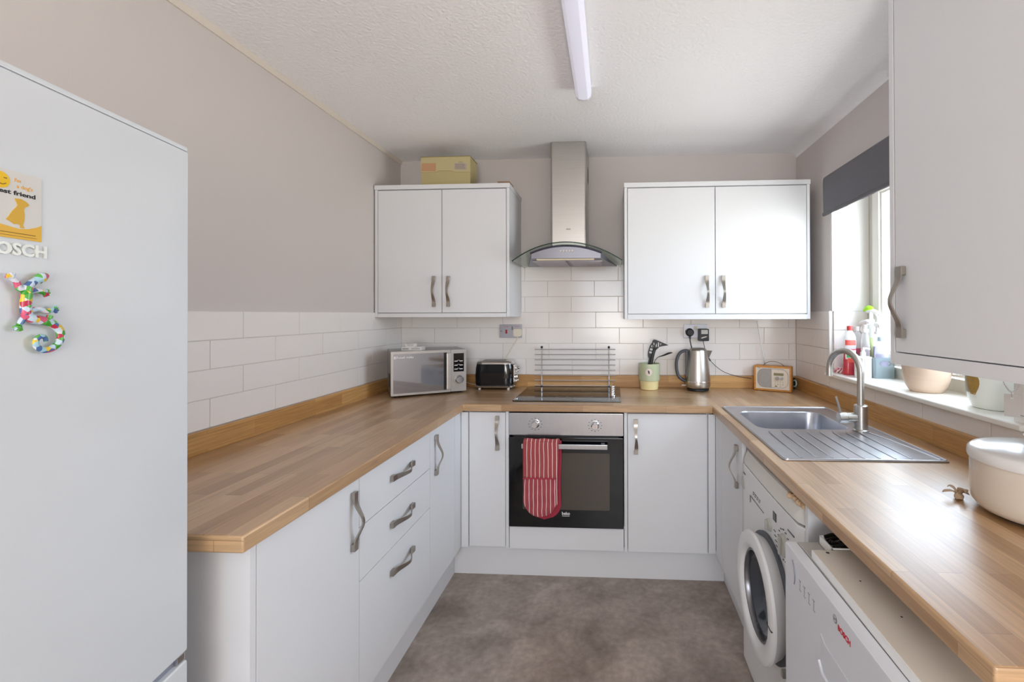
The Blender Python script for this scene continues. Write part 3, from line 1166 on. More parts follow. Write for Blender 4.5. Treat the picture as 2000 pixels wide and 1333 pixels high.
obj('light_lens', B(-.165, .155, -.405, -.365, 1.676, 1.6825, bev=.002), M('lamp_lens', 'd8cbb0', .35, emit=.15), t)
for k in range(5):
    bm = bmesh.new(); lathe(bm, [(0, .004), (.0045, .004), (.0055, 0), (0, 0)], 14, mat=Matrix.Translation((-.026 + k * .016, -.4245, 1.722)) @ Matrix.Rotation(pi / 2, 4, 'X'))
    obj('hood_button', bm, NICKEL, t)
for xa in (-.20, .01):
    bm = bmesh.new(); bx(bm, xa, xa + .19, -.33, -.06, 1.674, 1.6815, .002)
    for k in range(9):
        bx(bm, xa + .01, xa + .18, -.315 + k * .028, -.305 + k * .028, 1.672, 1.675, .001)
    obj('grease_filter', bm, M('filter_grey', 'b4b0b6', .6, .3), t)

# ------------------------------------------------------------------ sockets, plugs, cables
def socket(label, x, kind):
    t_ = thing('wall_socket', label, 'socket', (x, YB - .009, 1.2655))
    bm_ = bmesh.new(); bx(bm_, -.073, .073, -.0045, .001, -.043, .043, .002)
    pl = obj('plate', bm_, M('plate_steel', '9c9ca2', .42, 1, .04, 20), t_)
    for sx_ in (-.062, .062):
        b_ = bmesh.new(); lathe(b_, [(0, .001), (.003, .001), (.0036, 0), (0, 0)], 10, mat=Matrix.Translation((sx_, -.0045, 0)) @ Matrix.Rotation(pi / 2, 4, 'X'))
        obj('screw', b_, DGREY, pl)
    return t_, pl


t, pl = socket('steel cooker socket plate with a red switch, above the toaster', -.661, 0)
obj('red_rocker_switch', B(-.034, -.022, -.009, -.004, -.016, .010, bev=.0015), M('red_switch', 'a01820', .35), t)
obj('rocker_switch', B(.006, .014, -.008, -.004, .008, .030, bev=.001), M('grey_switch', '77726e', .4), t)
text('lettering', 'COOKER', .0075, REDINK, t, (-.028, -.0049, .028))
text('lettering', 'SOCKET', .0085, REDINK, t, (.043, -.0049, .030))
t, pl = socket('steel double socket plate with two black plugs, above the kettle', .520, 1)
for sx_ in (-.004, .010):
    obj('rocker_switch', B(sx_ - .005, sx_ + .005, -.008, -.004, .008, .030, bev=.001), M('white_switch', 'c9bfae', .4), t)

t = thing('plug', 'ivory plug in the cooker socket with its flex to the toaster', 'plug', (-.613, YB - .0138, 1.258))
bm = bmesh.new(); prism(bm, rrect(-.026, .026, -.027, .025, .012, 4), -.030, 0, bev=.003)
obj('plug_body', bm, IVORY, t)
bm = bmesh.new()
sweep(bm, smooth_pts([(0, -.014, -.025), (-.004, -.013, -.045), (-.040, -.010, -.100), (-.078, -.008, -.163), (-.088, -.008, -.200), (-.10, -.008, -.255)], 6), .0032, 10)
obj('flex', bm, IVORY, t)
t = thing('plug', 'round black plug on the left of the socket above the kettle', 'plug', (.482, YB - .0138, 1.258))
bm = bmesh.new(); lathe(bm, [(0, .034), (.018, .034), (.024, .028), (.026, .006), (.025, 0), (0, 0)], 28, mat=Matrix.Rotation(pi / 2, 4, 'X'))
bx(bm, -.006, .006, -.028, -.010, -.040, -.018, .003)
obj('plug_body', bm, BLACKP, t)
bm = bmesh.new()
sweep(bm, smooth_pts([(0, -.020, -.038), (.002, -.020, -.060), (.010, -.024, -.095), (.022, -.028, -.125), (.030, -.025, -.20), (.028, -.022, -.26)], 6), .0032, 10)
obj('flex', bm, BLACKP, t)
t = thing('power_adapter', 'square black mains adapter on the right of the socket above the kettle', 'adapter', (.563, YB - .0138, 1.255))
bm = bmesh.new(); bx(bm, -.030, .032, -.048, 0, -.050, .026, .005)
obj('adapter_body', bm, BLACKP, t)
obj('rating_label', B(-.016, .024, -.0486, -.0478, -.006, .020), M('label_grey', 'b9b9b4', .5), t, 0)
bm = bmesh.new(); prism(bm, [(-.020, -.032), (-.010, -.026), (.012, -.020), (.022, -.022), (.010, -.027), (-.012, -.034)], -.0486, -.0478)
obj('paper_tag', bm, M('tag_pale', 'd8c8bd', .6), t, 0)
bm = bmesh.new()
sweep(bm, smooth_pts([(.002, -.020, -.050), (.004, -.020, -.066), (.012, -.018, -.10), (.024, -.016, -.14), (.040, -.014, -.166), (.075, -.015, -.205), (.13, -.014, -.245), (.20, -.016, -.268), (.285, -.022, -.283), (.295, -.026, -.285)], 6), .0019, 8)
sweep(bm, [(.036, -.015, -.158), (.046, -.014, -.176)], [.004, .0045], 10)
obj('lead', bm, DGREY, t)

# ------------------------------------------------------------------ microwave and boxes
t = thing('microwave', 'silver microwave with a mirrored door in the left back corner', 'microwave', (-1.228, 2.418, WT), RAD(31))
MS = M('microwave_silver', 'a9a7a4', .38, .75, .05, 30)
MW, MD, MH0, MH1 = .412, .262, .012, .258
obj('case', B(0, MW, .012, MD, MH0, MH1, bev=.004), MS, t)
fr = bmesh.new()
frame(fr, rrect(0, .322, MH0, MH1, .003, 2), rrect(.012, .300, .024, MH1 - .014, .003, 2), -.006, .012)
dr_ = obj('door_frame', fr, MS, t)
obj('mirror_glass', B(.012, .300, -.004, .010, .024, MH1 - .014), M('mirror_door', '8d9096', .05, .92, .03), t)
obj('control_panel', B(.324, MW, -.006, .012, MH0, MH1, bev=.002), MS, t)
obj('display', B(.338, .398, -.0068, -.005, .128, .236, bev=.0005), BLACKG, t)
bm = bmesh.new()
for r_, zz in ((0, .190), (1, .166), (2, .143)):
    for cx_ in (.352, .382):
        bx(bm, cx_ - .009, cx_ + .009, -.0073, -.0066, zz - .002, zz + .002)
    bx(bm, .360, .374, -.0073, -.0066, zz + .004, zz + .0055)
obj('key_prints', bm, WHITEINK, t, 0)
bm = bmesh.new(); lathe(bm, [(0, .020), (.019, .020), (.0215, .017), (.0215, .003), (.024, 0), (0, 0)], mat=Matrix.Translation((.371, -.006, .082)) @ Matrix.Rotation(pi / 2, 4, 'X'))
obj('timer_knob', bm, CHROME, t)
bm = bmesh.new(); bx(bm, .294, .318, -.036, -.024, .030, MH1 - .018, .004); bx(bm, .297, .315, -.026, -.004, .032, .052, .002); bx(bm, .297, .315, -.026, -.004, MH1 - .042, MH1 - .022, .002)
obj('door_handle', bm, STEEL, t)
obj('handle_recess', B(.283, .300, -.0055, -.004, .028, MH1 - .016), BLACKP, t, 0)
text('lettering', 'Russell Hobbs', .0155, WHITEINK, t, (.074, -.0046, .224), bold=.0002)
bm = bmesh.new(); frame(bm, [(.021 + .0065 * cos(2 * pi * k / 20), .224 + .0075 * sin(2 * pi * k / 20)) for k in range(20)], [(.021 + .0045 * cos(2 * pi * k / 20), .224 + .0055 * sin(2 * pi * k / 20)) for k in range(20)], -.0048, -.004)
bx(bm, .019, .023, -.0048, -.004, .220, .228)
obj('emblem', bm, WHITEINK, t, 0)
for fx in (.03, MW - .03):
    for fy in (.03, MD - .03):
        bm = bmesh.new(); lathe(bm, [(0, 0), (.011, 0), (.012, MH0), (0, MH0)], 14, mat=Matrix.Translation((fx, fy, 0)))
        obj('foot', bm, BLACKP, t)
bm = bmesh.new()
for k in range(8):
    bx(bm, -.0006, .001, .05 + k * .011, .055 + k * .011, .05, .13)
obj('side_vents', bm, GAP, t, 0)
CARD = M('white_card', 'dedad6', .6, var=.02)
t = thing('small_box', 'flat white carton lying on the microwave, lower of the two', 'box', (-1.160, 2.545, WT + MH1), RAD(6))
obj('carton', B(-.055, .058, -.030, .040, 0, .021, bev=.001), CARD, t)
bm = bmesh.new()
for k in range(7): bx(bm, -.048 + k * .005, -.045 + k * .005, -.0304, -.0298, .005, .015)
for k in range(3): bx(bm, 0, .05, -.0304, -.0298, .006 + k * .004, .0075 + k * .004)
obj('printed_label', bm, GREYINK, t, 0)
t = thing('small_box', 'tiny white carton resting on top of the flat carton', 'box', (-1.166, 2.545, WT + MH1 + .021), RAD(4))
obj('carton', B(-.030, .022, -.018, .020, 0, .017, bev=.001), CARD, t)
bm = bmesh.new()
for k in range(3): bx(bm, -.024, .016, -.0184, -.0178, .004 + k * .004, .0055 + k * .004)
obj('printed_label', bm, GREYINK, t, 0)

# ------------------------------------------------------------------ toaster
t = thing('toaster', 'glossy black rounded toaster with chrome top beside the microwave', 'toaster', (-.737, 2.787, WT), 0)
TD = .80
t.scale = (1, 1, 1.05)


def rr3(w, d_, r, z, n_=6):
    return [(x, y * TD, z) for x, y in rrect(-w / 2, w / 2, -d_ / 2, d_ / 2, r, n_)]


def loft(bm, loops, mi=0, cap=True):
    tt_ = bmesh.new()
    L_ = [[tt_.verts.new(c) for c in lp] for lp in loops]
    for a, b in zip(L_, L_[1:]):
        for k in range(len(a)):
            j = (k + 1) % len(a)
            tt_.faces.new((a[k], a[j], b[j], b[k]))
    if cap:
        tt_.faces.new(L_[0][::-1]); tt_.faces.new(L_[-1])
    bmesh.ops.recalc_face_normals(tt_, faces=tt_.faces)
    append(bm, tt_, mi)


bm = bmesh.new(); loft(bm, [rr3(.232, .150, .05, .022), rr3(.244, .158, .055, .035), rr3(.246, .160, .055, .08), rr3(.240, .156, .055, .125), rr3(.228, .146, .05, .150)])
obj('toaster_body', bm, M('toaster_black', '101114', .08, var=.02, coat=.5), t, 50)
bm = bmesh.new(); loft(bm, [rr3(.240, .158, .055, .010), rr3(.256, .172, .058, .014), rr3(.258, .174, .058, .020), rr3(.246, .160, .055, .026)])
obj('base_band', bm, CHROME, t, 50)
bm = bmesh.new(); loft(bm, [rr3(.230, .148, .05, .149), rr3(.226, .144, .05, .158), rr3(.214, .130, .045, .165), rr3(.19, .11, .04, .168)])
obj('top_plate', bm, M('toaster_chrome_top', 'c9c6c2', .22, 1), t, 50)
for y_ in (-.021, .021):
    obj('toast_slot', B(-.075, .065, y_ - .010, y_ + .010, .1665, .1688, bev=.0006), BLACKP, t)
for fx in (-.09, .09):
    for fy in (-.045, .045):
        bm = bmesh.new(); lathe(bm, [(0, 0), (.008, 0), (.009, .012), (0, .012)], 12, mat=Matrix.Translation((fx, fy, 0)))
        obj('foot', bm, PORC, t)
RX = Matrix.Rotation(pi / 2, 4, 'Y')
bm = bmesh.new(); bx(bm, .119, .126, -.036, .036, .04, .142, .003)
obj('control_plate', bm, CHROME, t)
bm = bmesh.new(); cyl(bm, (.126, 0, .125), (.142, 0, .125), .004); lathe(bm, [(0, .012), (.007, .012), (.009, .006), (.007, 0), (0, 0)], 16, mat=Matrix.Translation((.140, 0, .125)) @ RX)
obj('lever', bm, CHROME, t)
for y_, z_, r_ in ((0, .070, .016), (-.022, .105, .006), (.022, .105, .006), (-.026, .048, .006), (.026, .048, .006)):
    bm = bmesh.new(); lathe(bm, [(0, .014), (r_ * .8, .014), (r_, .010), (r_, 0), (0, 0)], 18, mat=Matrix.Translation((.126, y_, z_)) @ RX)
    obj('control_knob', bm, CHROME, t)
t = tag(obj('flex', (lambda b: (sweep(b, smooth_pts([(-.96, 2.858, WT + .028), (-.91, 2.832, WT + .020), (-.872, 2.80, WT + .022), (-.865, 2.795, WT + .026)], 6), .0032, 8), b)[1])(bmesh.new()), IVORY), 'short white flex looping between the microwave and the toaster', 'cable')

# ------------------------------------------------------------------ utensil pot
PX, PY = .222, 2.792
t = thing('utensil_pot', 'two-tone pot, sage green above and pale yellow below, holding black utensils', 'pot', (PX, PY, WT))
bm = bmesh.new()
lathe(bm, [(0, .006), (.050, .006), (.056, .055), (.060, .058), (.0605, .158), (.0635, .160), (.0650, .158), (.0645, .064), (.062, .056)], 48)
obj('green_upper', bm, M('sage_glaze', 'bcc4a4', .25, var=.03), t, 40)
bm = bmesh.new(); lathe(bm, [(0, 0), (.050, 0), (.054, .003), (.0575, .050), (.0585, .058), (.050, .058), (.046, .006), (0, .006)], 48)
obj('yellow_base', bm, M('pale_yellow_glaze', 'e6d7a2', .3, var=.03), t, 40)
bm = bmesh.new()
tt = bmesh.new()
c0 = tt.verts.new((0, 0, 0)); rg = []
for k in range(28):
    a = 2 * pi * k / 28
    rg.append(tt.verts.new((.0215 * cos(a), 0, .0215 * sin(a))))
for k in range(28):
    tt.faces.new((c0, rg[(k + 1) % 28], rg[k]))
bmesh.ops.subdivide_edges(tt, edges=tt.edges[:], cuts=2, use_grid_fill=True)
for v in tt.verts:
    ang = v.co.x / .065 - pi / 2 - .12
    z = v.co.z
    v.co = Vector((.0655 * cos(ang), .0655 * sin(ang), .112 + z))
append(bm, tt)
obj('round_badge', bm, M('badge_pink_white', 'e2d2c8', .4), t, 60)
bm = bmesh.new()
ang0 = -pi / 2 - .12
for dx, dz, sx_, sz_ in ((0, .006, .003, .004), (.001, 0, .004, .006), (.003, -.006, .0022, .005), (-.003, .008, .003, .002)):
    a_ = ang0 + dx / .0655
    Mx = Matrix.Translation((.0658 * cos(a_), .0658 * sin(a_), .112 + dz)) @ Matrix.Rotation(a_ + pi / 2, 4, 'Z')
    bx(bm, -sx_, sx_, -.0005, .0005, -sz_, sz_, mat=Mx)
obj('bird_print', bm, INK, t, 0)


def blade(bm, pts, ws, th, holes=0):
    """flat tapering blade along a curve; ws half-widths; width direction is local side"""
    sweep(bm, pts, ws, 10, sq=(1, th / max(ws)))


NYL = M('black_nylon', '26272a', .40, var=.05)
# slotted spoon
t = thing('slotted_spoon', 'black nylon spoon with a row of round holes, leftmost in the pot', 'utensil', (PX, PY, WT))


def slotted(outline_c, widths, holes, th=.003):
    """flat head in the x-z plane with real holes: strips around each hole"""
    b = bmesh.new()
    return b


def plate_holes(bm, cl, hw, holes, y, th=.003):
    """head built of quads along a centre line (x,z); `holes` = list of (i0,i1) segments that are open in the middle"""
    P = [Vector((p[0], p[1])) for p in cl]
    tt_ = bmesh.new()
    n_ = len(P)
    rows = []
    for i, p in enumerate(P):
        d_ = (P[min(i + 1, n_ - 1)] - P[max(i - 1, 0)]).normalized()
        s_ = Vector((d_.y, -d_.x))
        w_ = hw[i]
        rows.append([[tt_.verts.new(((p + s_ * w_ * f).x, yy, (p + s_ * w_ * f).y)) for f in (-1, -.5, .5, 1)] for yy in (y - th / 2, y + th / 2)])
    open_ = set()
    for a, b in holes:
        open_ |= set(range(a, b))
    for i in range(n_ - 1):
        for k in range(3):
            if k == 1 and i in open_:
                for yy, (c1, c2) in ((0, (1, 1)), (0, (2, 2))):
                    tt_.faces.new((rows[i][0][c1], rows[i][1][c1], rows[i + 1][1][c1], rows[i + 1][0][c1]))
                if i - 1 not in open_:
                    tt_.faces.new((rows[i][0][1], rows[i][0][2], rows[i][1][2], rows[i][1][1]))
                if i + 1 not in open_:
                    tt_.faces.new((rows[i + 1][0][1], rows[i + 1][0][2], rows[i + 1][1][2], rows[i + 1][1][1]))
                continue
            for s_ in (0, 1):
                tt_.faces.new((rows[i][s_][k], rows[i][s_][k + 1], rows[i + 1][s_][k + 1], rows[i + 1][s_][k]))
        for c1 in (0, 3):
            tt_.faces.new((rows[i][0][c1], rows[i][1][c1], rows[i + 1][1][c1], rows[i + 1][0][c1]))
    for i in (0, n_ - 1):
        for k in range(3):
            tt_.faces.new((rows[i][0][k], rows[i][0][k + 1], rows[i][1][k + 1], rows[i][1][k]))
    bmesh.ops.recalc_face_normals(tt_, faces=tt_.faces)
    append(bm, tt_)


bm = bmesh.new(); sweep(bm, smooth_pts([(-.030, .002, .02), (-.002, .005, .15), (.008, .006, .20)], 4), .0055, 10, sq=(1.3, .8), upv=(0, 1, 0))
obj('handle', bm, NYL, t)
bm = bmesh.new()
cl = smooth_pts([(.004, .19), (.009, .215), (.017, .245), (.030, .275), (.044, .296)], 5)
plate_holes(bm, [(p.x, p.y) for p in [Vector((q.x, q.y)) for q in [Vector((c[0], c[1], 0)) for c in [(v.x, v.y) for v in smooth_pts([(.004, .19, 0), (.007, .215, 0), (.014, .245, 0), (.027, .275, 0), (.044, .296, 0)], 5)]]]],
            [.008, .010, .012, .0135, .0145, .015, .0155, .016, .016, .016, .016, .016, .016, .0155, .015, .0145, .014, .013, .012, .010, .007],
            [(6, 8), (9, 11), (12, 14), (15, 17)], .006)
obj('spoon_head', bm, NYL, t)
# fish slice
t = thing('fish_slice', 'black slotted fish slice with a pointed flared head, tallest in the pot', 'utensil', (PX, PY, WT))
bm = bmesh.new(); sweep(bm, smooth_pts([(-.015, -.012, .02), (.010, -.012, .15), (.024, -.012, .215), (.036, -.012, .255)], 4), [.007] * 12 + [.009], 10, sq=(1.25, .8), upv=(0, 1, 0))
obj('handle', bm, NYL, t)
bm = bmesh.new()
pl2 = [(.022, .250), (.040, .240), (.060, .262), (.108, .270), (.118, .272), (.080, .288), (.040, .306), (.026, .308), (.020, .298)]
tt = bmesh.new()
# four bars radiating into a solid tip leave three real slots
prism(bm, [(.019, .262), (.024, .250), (.044, .244), (.062, .262), (.040, .262)], -.0145, -.0105)
prism(bm, [(.020, .296), (.026, .307), (.040, .306), (.080, .289), (.118, .272), (.074, .283), (.036, .298)], -.0145, -.0105)
prism(bm, [(.058, .262), (.090, .268), (.118, .272), (.090, .280), (.078, .284)], -.0145, -.0105)
for a, c_ in (((.022, .258), (.022, .300)), ((.036, .256), (.035, .300)), ((.049, .258), (.050, .297)), ((.062, .262), (.064, .290))):
    prism(bm, [(a[0] - .0032, a[1]), (a[0] + .0032, a[1]), (c_[0] + .0032, c_[1]), (c_[0] - .0032, c_[1])], -.0146, -.0104)
obj('slotted_head', bm, NYL, t)
# plain turner
t = thing('spoon', 'plain black spoon leaning right out of the green pot', 'utensil', (PX, PY, WT))
bm = bmesh.new()
sweep(bm, smooth_pts([(-.005, -.024, .02), (.025, -.024, .150), (.036, -.026, .182), (.052, -.028, .200), (.085, -.030, .212), (.118, -.030, .225), (.140, -.030, .228)], 5),
      [.0045] * 14 + [.0045, .005, .006, .007, .008, .0095, .011, .0125, .0135, .0140, .0140, .0135, .0125, .011, .009, .006, .003], 12, sq=(1.0, .38), upv=(0, 0, 1))
obj('spoon_body', bm, NYL, t, 60)

# ------------------------------------------------------------------ kettle
t = thing('kettle', 'brushed steel jug kettle with a dark grey handle', 'kettle', (.514, 2.768, WT))
bm = bmesh.new()
lathe(bm, [(0, .018), (.066, .018), (.0735, .026), (.0750, .045), (.0735, .080), (.0680, .140), (.0615, .200), (.0575, .238), (.054, .246), (0, .246)], 48)
obj('kettle_body', bm, M('kettle_steel', 'c2bdb6', .33, 1, .03, 4), t, 40)
bm = bmesh.new(); lathe(bm, [(.0752, .052), (.0758, .054), (.0756, .058), (.0745, .060)], 48)
obj('seam_ring', bm, CHROME, t, 40)
bm = bmesh.new(); lathe(bm, [(0, .245), (.050, .245), (.052, .248), (.048, .254), (.030, .257), (0, .258)], 40)
obj('lid', bm, STEEL, t, 40)
bm = bmesh.new(); lathe(bm, [(0, 0), (.062, 0), (.066, .004), (.066, .014), (.060, .019), (0, .019)], 40)
obj('power_base', bm, BLACKP, t, 40)
bm = bmesh.new()
sweep(bm, smooth_pts([(-.050, 0, .236), (-.078, 0, .240), (-.108, 0, .225), (-.126, 0, .185), (-.128, 0, .135), (-.118, 0, .090), (-.096, 0, .066), (-.066, 0, .055)], 6),
      [.012] * 43, 14, sq=(1.15, .80), upv=(0, 0, 1))
bx(bm, -.074, -.058, -.012, .012, .03, .24, .005)
obj('kettle_handle', bm, M('kettle_grey', '4a4d54', .32), t, 50)
bm = bmesh.new()
loft(bm, [[(.050, -.020, .243), (.050, .020, .243), (.062, .014, .195), (.062, -.014, .195)], [(.086, -.005, .240), (.086, .005, .240), (.068, .004, .200), (.068, -.004, .200)]])
obj('kettle_spout', bm, STEEL, t)
bm = bmesh.new(); bx(bm, -.098, -.070, -.010, .010, .028, .034, .002)
obj('switch_lever', bm, M('switch_clear', 'd8cfc4', .3), t)

# ------------------------------------------------------------------ radio
rv = Vector((1.038 - .854, 2.694 - 2.793, 0))
t = thing('radio', 'wooden-cased table radio with a cream front in the right back corner', 'radio', (.856, 2.790, WT), math.atan2(rv.y, rv.x))
RW, RHh, RDp = .208, .150, .078
WOODR = wood('radio_wood', 0, 'cf8a36', 'dd9a46', rough=.4, row=.3, length=2.0)
bm = bmesh.new()
frame(bm, rrect(0, RW, .003, RHh, .004, 3), rrect(.009, RW - .009, .012, RHh - .009, .003, 3), 0, RDp)
bx(bm, .008, RW - .008, .010, RDp, .011, RHh - .008)
obj('wooden_case', bm, WOODR, t)
CREAM = M('radio_cream', 'ddd3c4', .45, var=.02)
fp = obj('front_panel', B(.0095, RW - .0095, .0035, .012, .0125, RHh - .0095), CREAM, t, 0)
bm = bmesh.new()
lp = rrect(.020, .192, .022, RHh - .016, .038, 8); li = rrect(.0215, .1905, .0235, RHh - .0175, .0367, 8)
frame(bm, lp, li, .0015, .0045)
obj('oval_bezel', bm, M('bezel_grey', '85848c', .4, .4), t)
gp = [(x, z) for x, z in rrect(.0215, .1905, .0235, RHh - .0175, .0367, 8) if x < .100]
gp = [(.100, .0235)] + [(.100, RHh - .0175)] + [p for p in rrect(.0215, .1905, .0235, RHh - .0175, .0367, 8) if p[0] < .099]
bm = bmesh.new(); prism(bm, gp, .0022, .0036)
gr = obj('speaker_grille', bm, M('speaker_cloth', 'a5a09c', .8, var=.15, scale=300), t, 0)
bm = bmesh.new(); frame(bm, [(.062 + .030 * cos(2 * pi * k / 32), .076 + .030 * sin(2 * pi * k / 32)) for k in range(32)], [(.062 + .0285 * cos(2 * pi * k / 32), .076 + .0285 * sin(2 * pi * k / 32)) for k in range(32)], .0016, .003)
obj('speaker_ring', bm, M('ring_grey', '98938f', .7), t)
obj('radio_display', B(.112, .166, .001, .004, .096, .111, bev=.001), M('lcd_olive', '8a8260', .25), t)
for x_, z_, r_ in ((.131, .079, .0105), (.157, .079, .0085)):
    bm = bmesh.new(); lathe(bm, [(0, .010), (r_ * .9, .010), (r_, .008), (r_, 0), (0, 0)], 24, mat=Matrix.Translation((x_, .0035, z_)) @ RX.inverted() @ Matrix.Rotation(0, 4, 'X') if False else Matrix.Translation((x_, .0035, z_)) @ Matrix.Rotation(pi / 2, 4, 'X'))
    obj('dial', bm, CHROME, t)
bm = bmesh.new()
for x_, z_ in ((.120, .058), (.134, .058), (.148, .058), (.162, .058), (.120, .044), (.148, .044), (.162, .044), (.148, .032)):
    bx(bm, x_ - .0035, x_ + .0035, .0022, .004, z_ - .002, z_ + .002, .0006, seg=1)
obj('preset_buttons', bm, M('button_grey', 'b8b0a6', .4), t)
obj('power_button', B(.118, .130, .0018, .004, .030, .035, bev=.001), BLACKP, t)
bm = bmesh.new(); lathe(bm, [(0, .002), (.0022, .002), (.0026, 0), (0, 0)], 10, mat=Matrix.Translation((.134, .0035, .044)) @ Matrix.Rotation(pi / 2, 4, 'X'))
obj('red_lamp', bm, REDINK, t)
text('lettering', 'PURE', .0065, GREYINK, t, (.027, .0031, RHh - .0135))
bm = bmesh.new(); sweep(bm, smooth_pts([(.045, .045, RHh - .002), (.070, .040, RHh + .018), (.104, .038, RHh + .026), (.140, .040, RHh + .018), (.168, .045, RHh - .002)], 6), .004, 8, sq=(1.6, .5))
obj('carry_handle', bm, M('handle_brown', '8a7a66', .6), t)
bm = bmesh.new(); cyl(bm, (.046, .066, RHh - .002), (.050, .066, RHh + .014), .004); sweep(bm, [(.050, .066, RHh + .010), (.028, .070, RHh + .13), (.004, .074, RHh + .268)], [.0022, .0017, .0013], 8)
lathe(bm, [(0, 0), (.0026, .001), (.0026, .005), (0, .006)], 8, mat=Matrix.Translation((.004, .074, RHh + .266)))
obj('antenna', bm, CHROME, t)
for fx in (.015, RW - .015):
    for fy in (.012, RDp - .012):
        obj('foot', B(fx - .006, fx + .006, fy - .006, fy + .006, 0, .004), BLACKP, t, 0)

t = thing('mug', 'pale mint mug with a ring handle, half hidden behind the radio', 'mug', (1.094, 2.828, WT), RAD(-70))
bm = bmesh.new(); lathe(bm, [(0, 0), (.018, 0), (.0205, .003), (.0215, .066), (.0225, .068), (.0225, .070), (.020, .070), (.0185, .006), (0, .006)], 32)
obj('mug_body', bm, M('charcoal_glaze', '2a2c2e', .3), t)
bm = bmesh.new(); sweep(bm, smooth_pts([(.020, 0, .056), (.032, 0, .058), (.040, 0, .042), (.034, 0, .024), (.020, 0, .020)], 5), .0042, 10)
obj('mug_handle', bm, M('mint_glaze', 'a9cfc4', .25), t)

# ------------------------------------------------------------------ things on top of the left wall cabinet
t = thing('storage_box', 'yellowed card box with faded labels on top of the left wall cabinet', 'box', (-.984, 2.60, 2.131))
YC = M('old_yellow_card', 'b3a678', .7, var=.08, scale=5)
obj('box_body', B(-.150, .146, 0, .130, 0, .176, bev=.002), YC, t)
bm = bmesh.new()
prism(bm, [(-.151, .176), (.147, .176), (.147, .084), (.06, .084), (.035, .094), (-.04, .096), (-.06, .086), (-.151, .086)], -.0035, 0)
obj('lid_flap', bm, M('old_yellow_flap', 'baae84', .7, var=.06, scale=5), t, 0)
obj('box_top', B(-.152, .148, -.004, .132, .1755, .179), M('old_brown_card', '8a7a42', .8), t, 0)
obj('orange_label', B(-.145, -.060, -.0042, -.0034, .092, .140), M('faded_orange', 'b98f6c', .7), t, 0)
lb = obj('address_label', B(.050, .126, -.0042, -.0034, .098, .138), M('faded_grey_label', 'b0a598', .7), t, 0)
bm = bmesh.new()
for k in range(6): bx(bm, .055, .120 - .004 * (k % 3), -.0047, -.0041, .103 + k * .0055, .1055 + k * .0055)
bx(bm, .078, .102, -.0040, -.0034, .142, .145)
obj('printed_lines', bm, M('faded_ink', '8b8076', .7), t, 0)
t = thing('brown_tray', 'small flat brown wooden tray at the right end of the cabinet top', 'tray', (-.632, 2.62, 2.131))
bm = bmesh.new()
bx(bm, -.034, .034, -.05, .05, 0, .006, .002); bx(bm, -.036, -.031, -.05, .05, 0, .016, .002); bx(bm, .031, .036, -.05, .05, 0, .016, .002); bx(bm, -.036, .036, -.052, -.047, 0, .016, .002); bx(bm, -.036, .036, .047, .052, 0, .016, .002)
obj('tray_body', bm, M('tray_brown', '8d6e58', .5), t)

# ------------------------------------------------------------------ washing machine
t = thing('washing_machine', 'white front-loading washing machine under the worktop', 'washing machine', (.51, 0, 0), -pi / 2)
WM = M('machine_white', 'dfe0e0', .35, var=.012)
WY0, WY1 = -1.829, -1.262      # local x
WC = (WY0 + WY1) / 2
bm = bmesh.new(); bx(bm, WY0, WY1, .012, .58, .012, .786, .006)
obj('cabinet_body', bm, WM, t)
pf2 = [(0, .012), (0, .775), (.004, .787), (.06, .787), (.06, .012)]
bm = bmesh.new()
tt = bmesh.new()
R_ = []
for k in range(25):
    u = -1 + k / 12
    x = WC + u * (WY1 - WY0) / 2
    bow = -.004 * (1 - u ** 2) + (.012 * max(0, abs(u) - .93) / .07)
    R_.append([tt.verts.new((x, y_ + (bow if y_ < .05 else 0), z_)) for y_, z_ in ((.0, .075), (0, .779), (.003, .785), (.06, .785), (.06, .075))])
for a, b in zip(R_, R_[1:]):
    for i in range(5):
        j = (i + 1) % 5
        tt.faces.new((a[i], a[j], b[j], b[i]))
tt.faces.new(R_[0]); tt.faces.new(R_[-1][::-1])
bmesh.ops.recalc_face_normals(tt, faces=tt.faces)
append(bm, tt)
fpnl = obj('front_panel', bm, WM, t)
# lid with a rounded, sloping nose
tt = bmesh.new(); R_ = []
for k in range(25):
    u = -1 + k / 12
    x = WC + u * (WY1 - WY0) / 2
    bow = -.006 * (1 - u ** 2) + (.014 * max(0, abs(u) - .9) / .1)
    R_.append([tt.verts.new((x, y_ + bow * (1 if y_ < .1 else 0), z_)) for y_, z_ in ((.002, .792), (.004, .806), (.016, .838), (.028, .845), (.58, .845), (.58, .792))])
for a, b in zip(R_, R_[1:]):
    for i in range(6):
        j = (i + 1) % 6
        tt.faces.new((a[i], a[j], b[j], b[i]))
tt.faces.new(R_[0]); tt.faces.new(R_[-1][::-1])
bmesh.ops.recalc_face_normals(tt, faces=tt.faces)
bm = bmesh.new(); append(bm, tt)
obj('top_lid', bm, M('machine_top', 'd6d4cf', .45), t)
obj('lid_gap', B(WY0 + .004, WY1 - .004, .017, .57, .780, .796), M('deep_gap', '191817', .9), t, 0)
obj('kick_plate', B(WY0, WY1, .006, .02, .012, .072, bev=.002), WM, t)
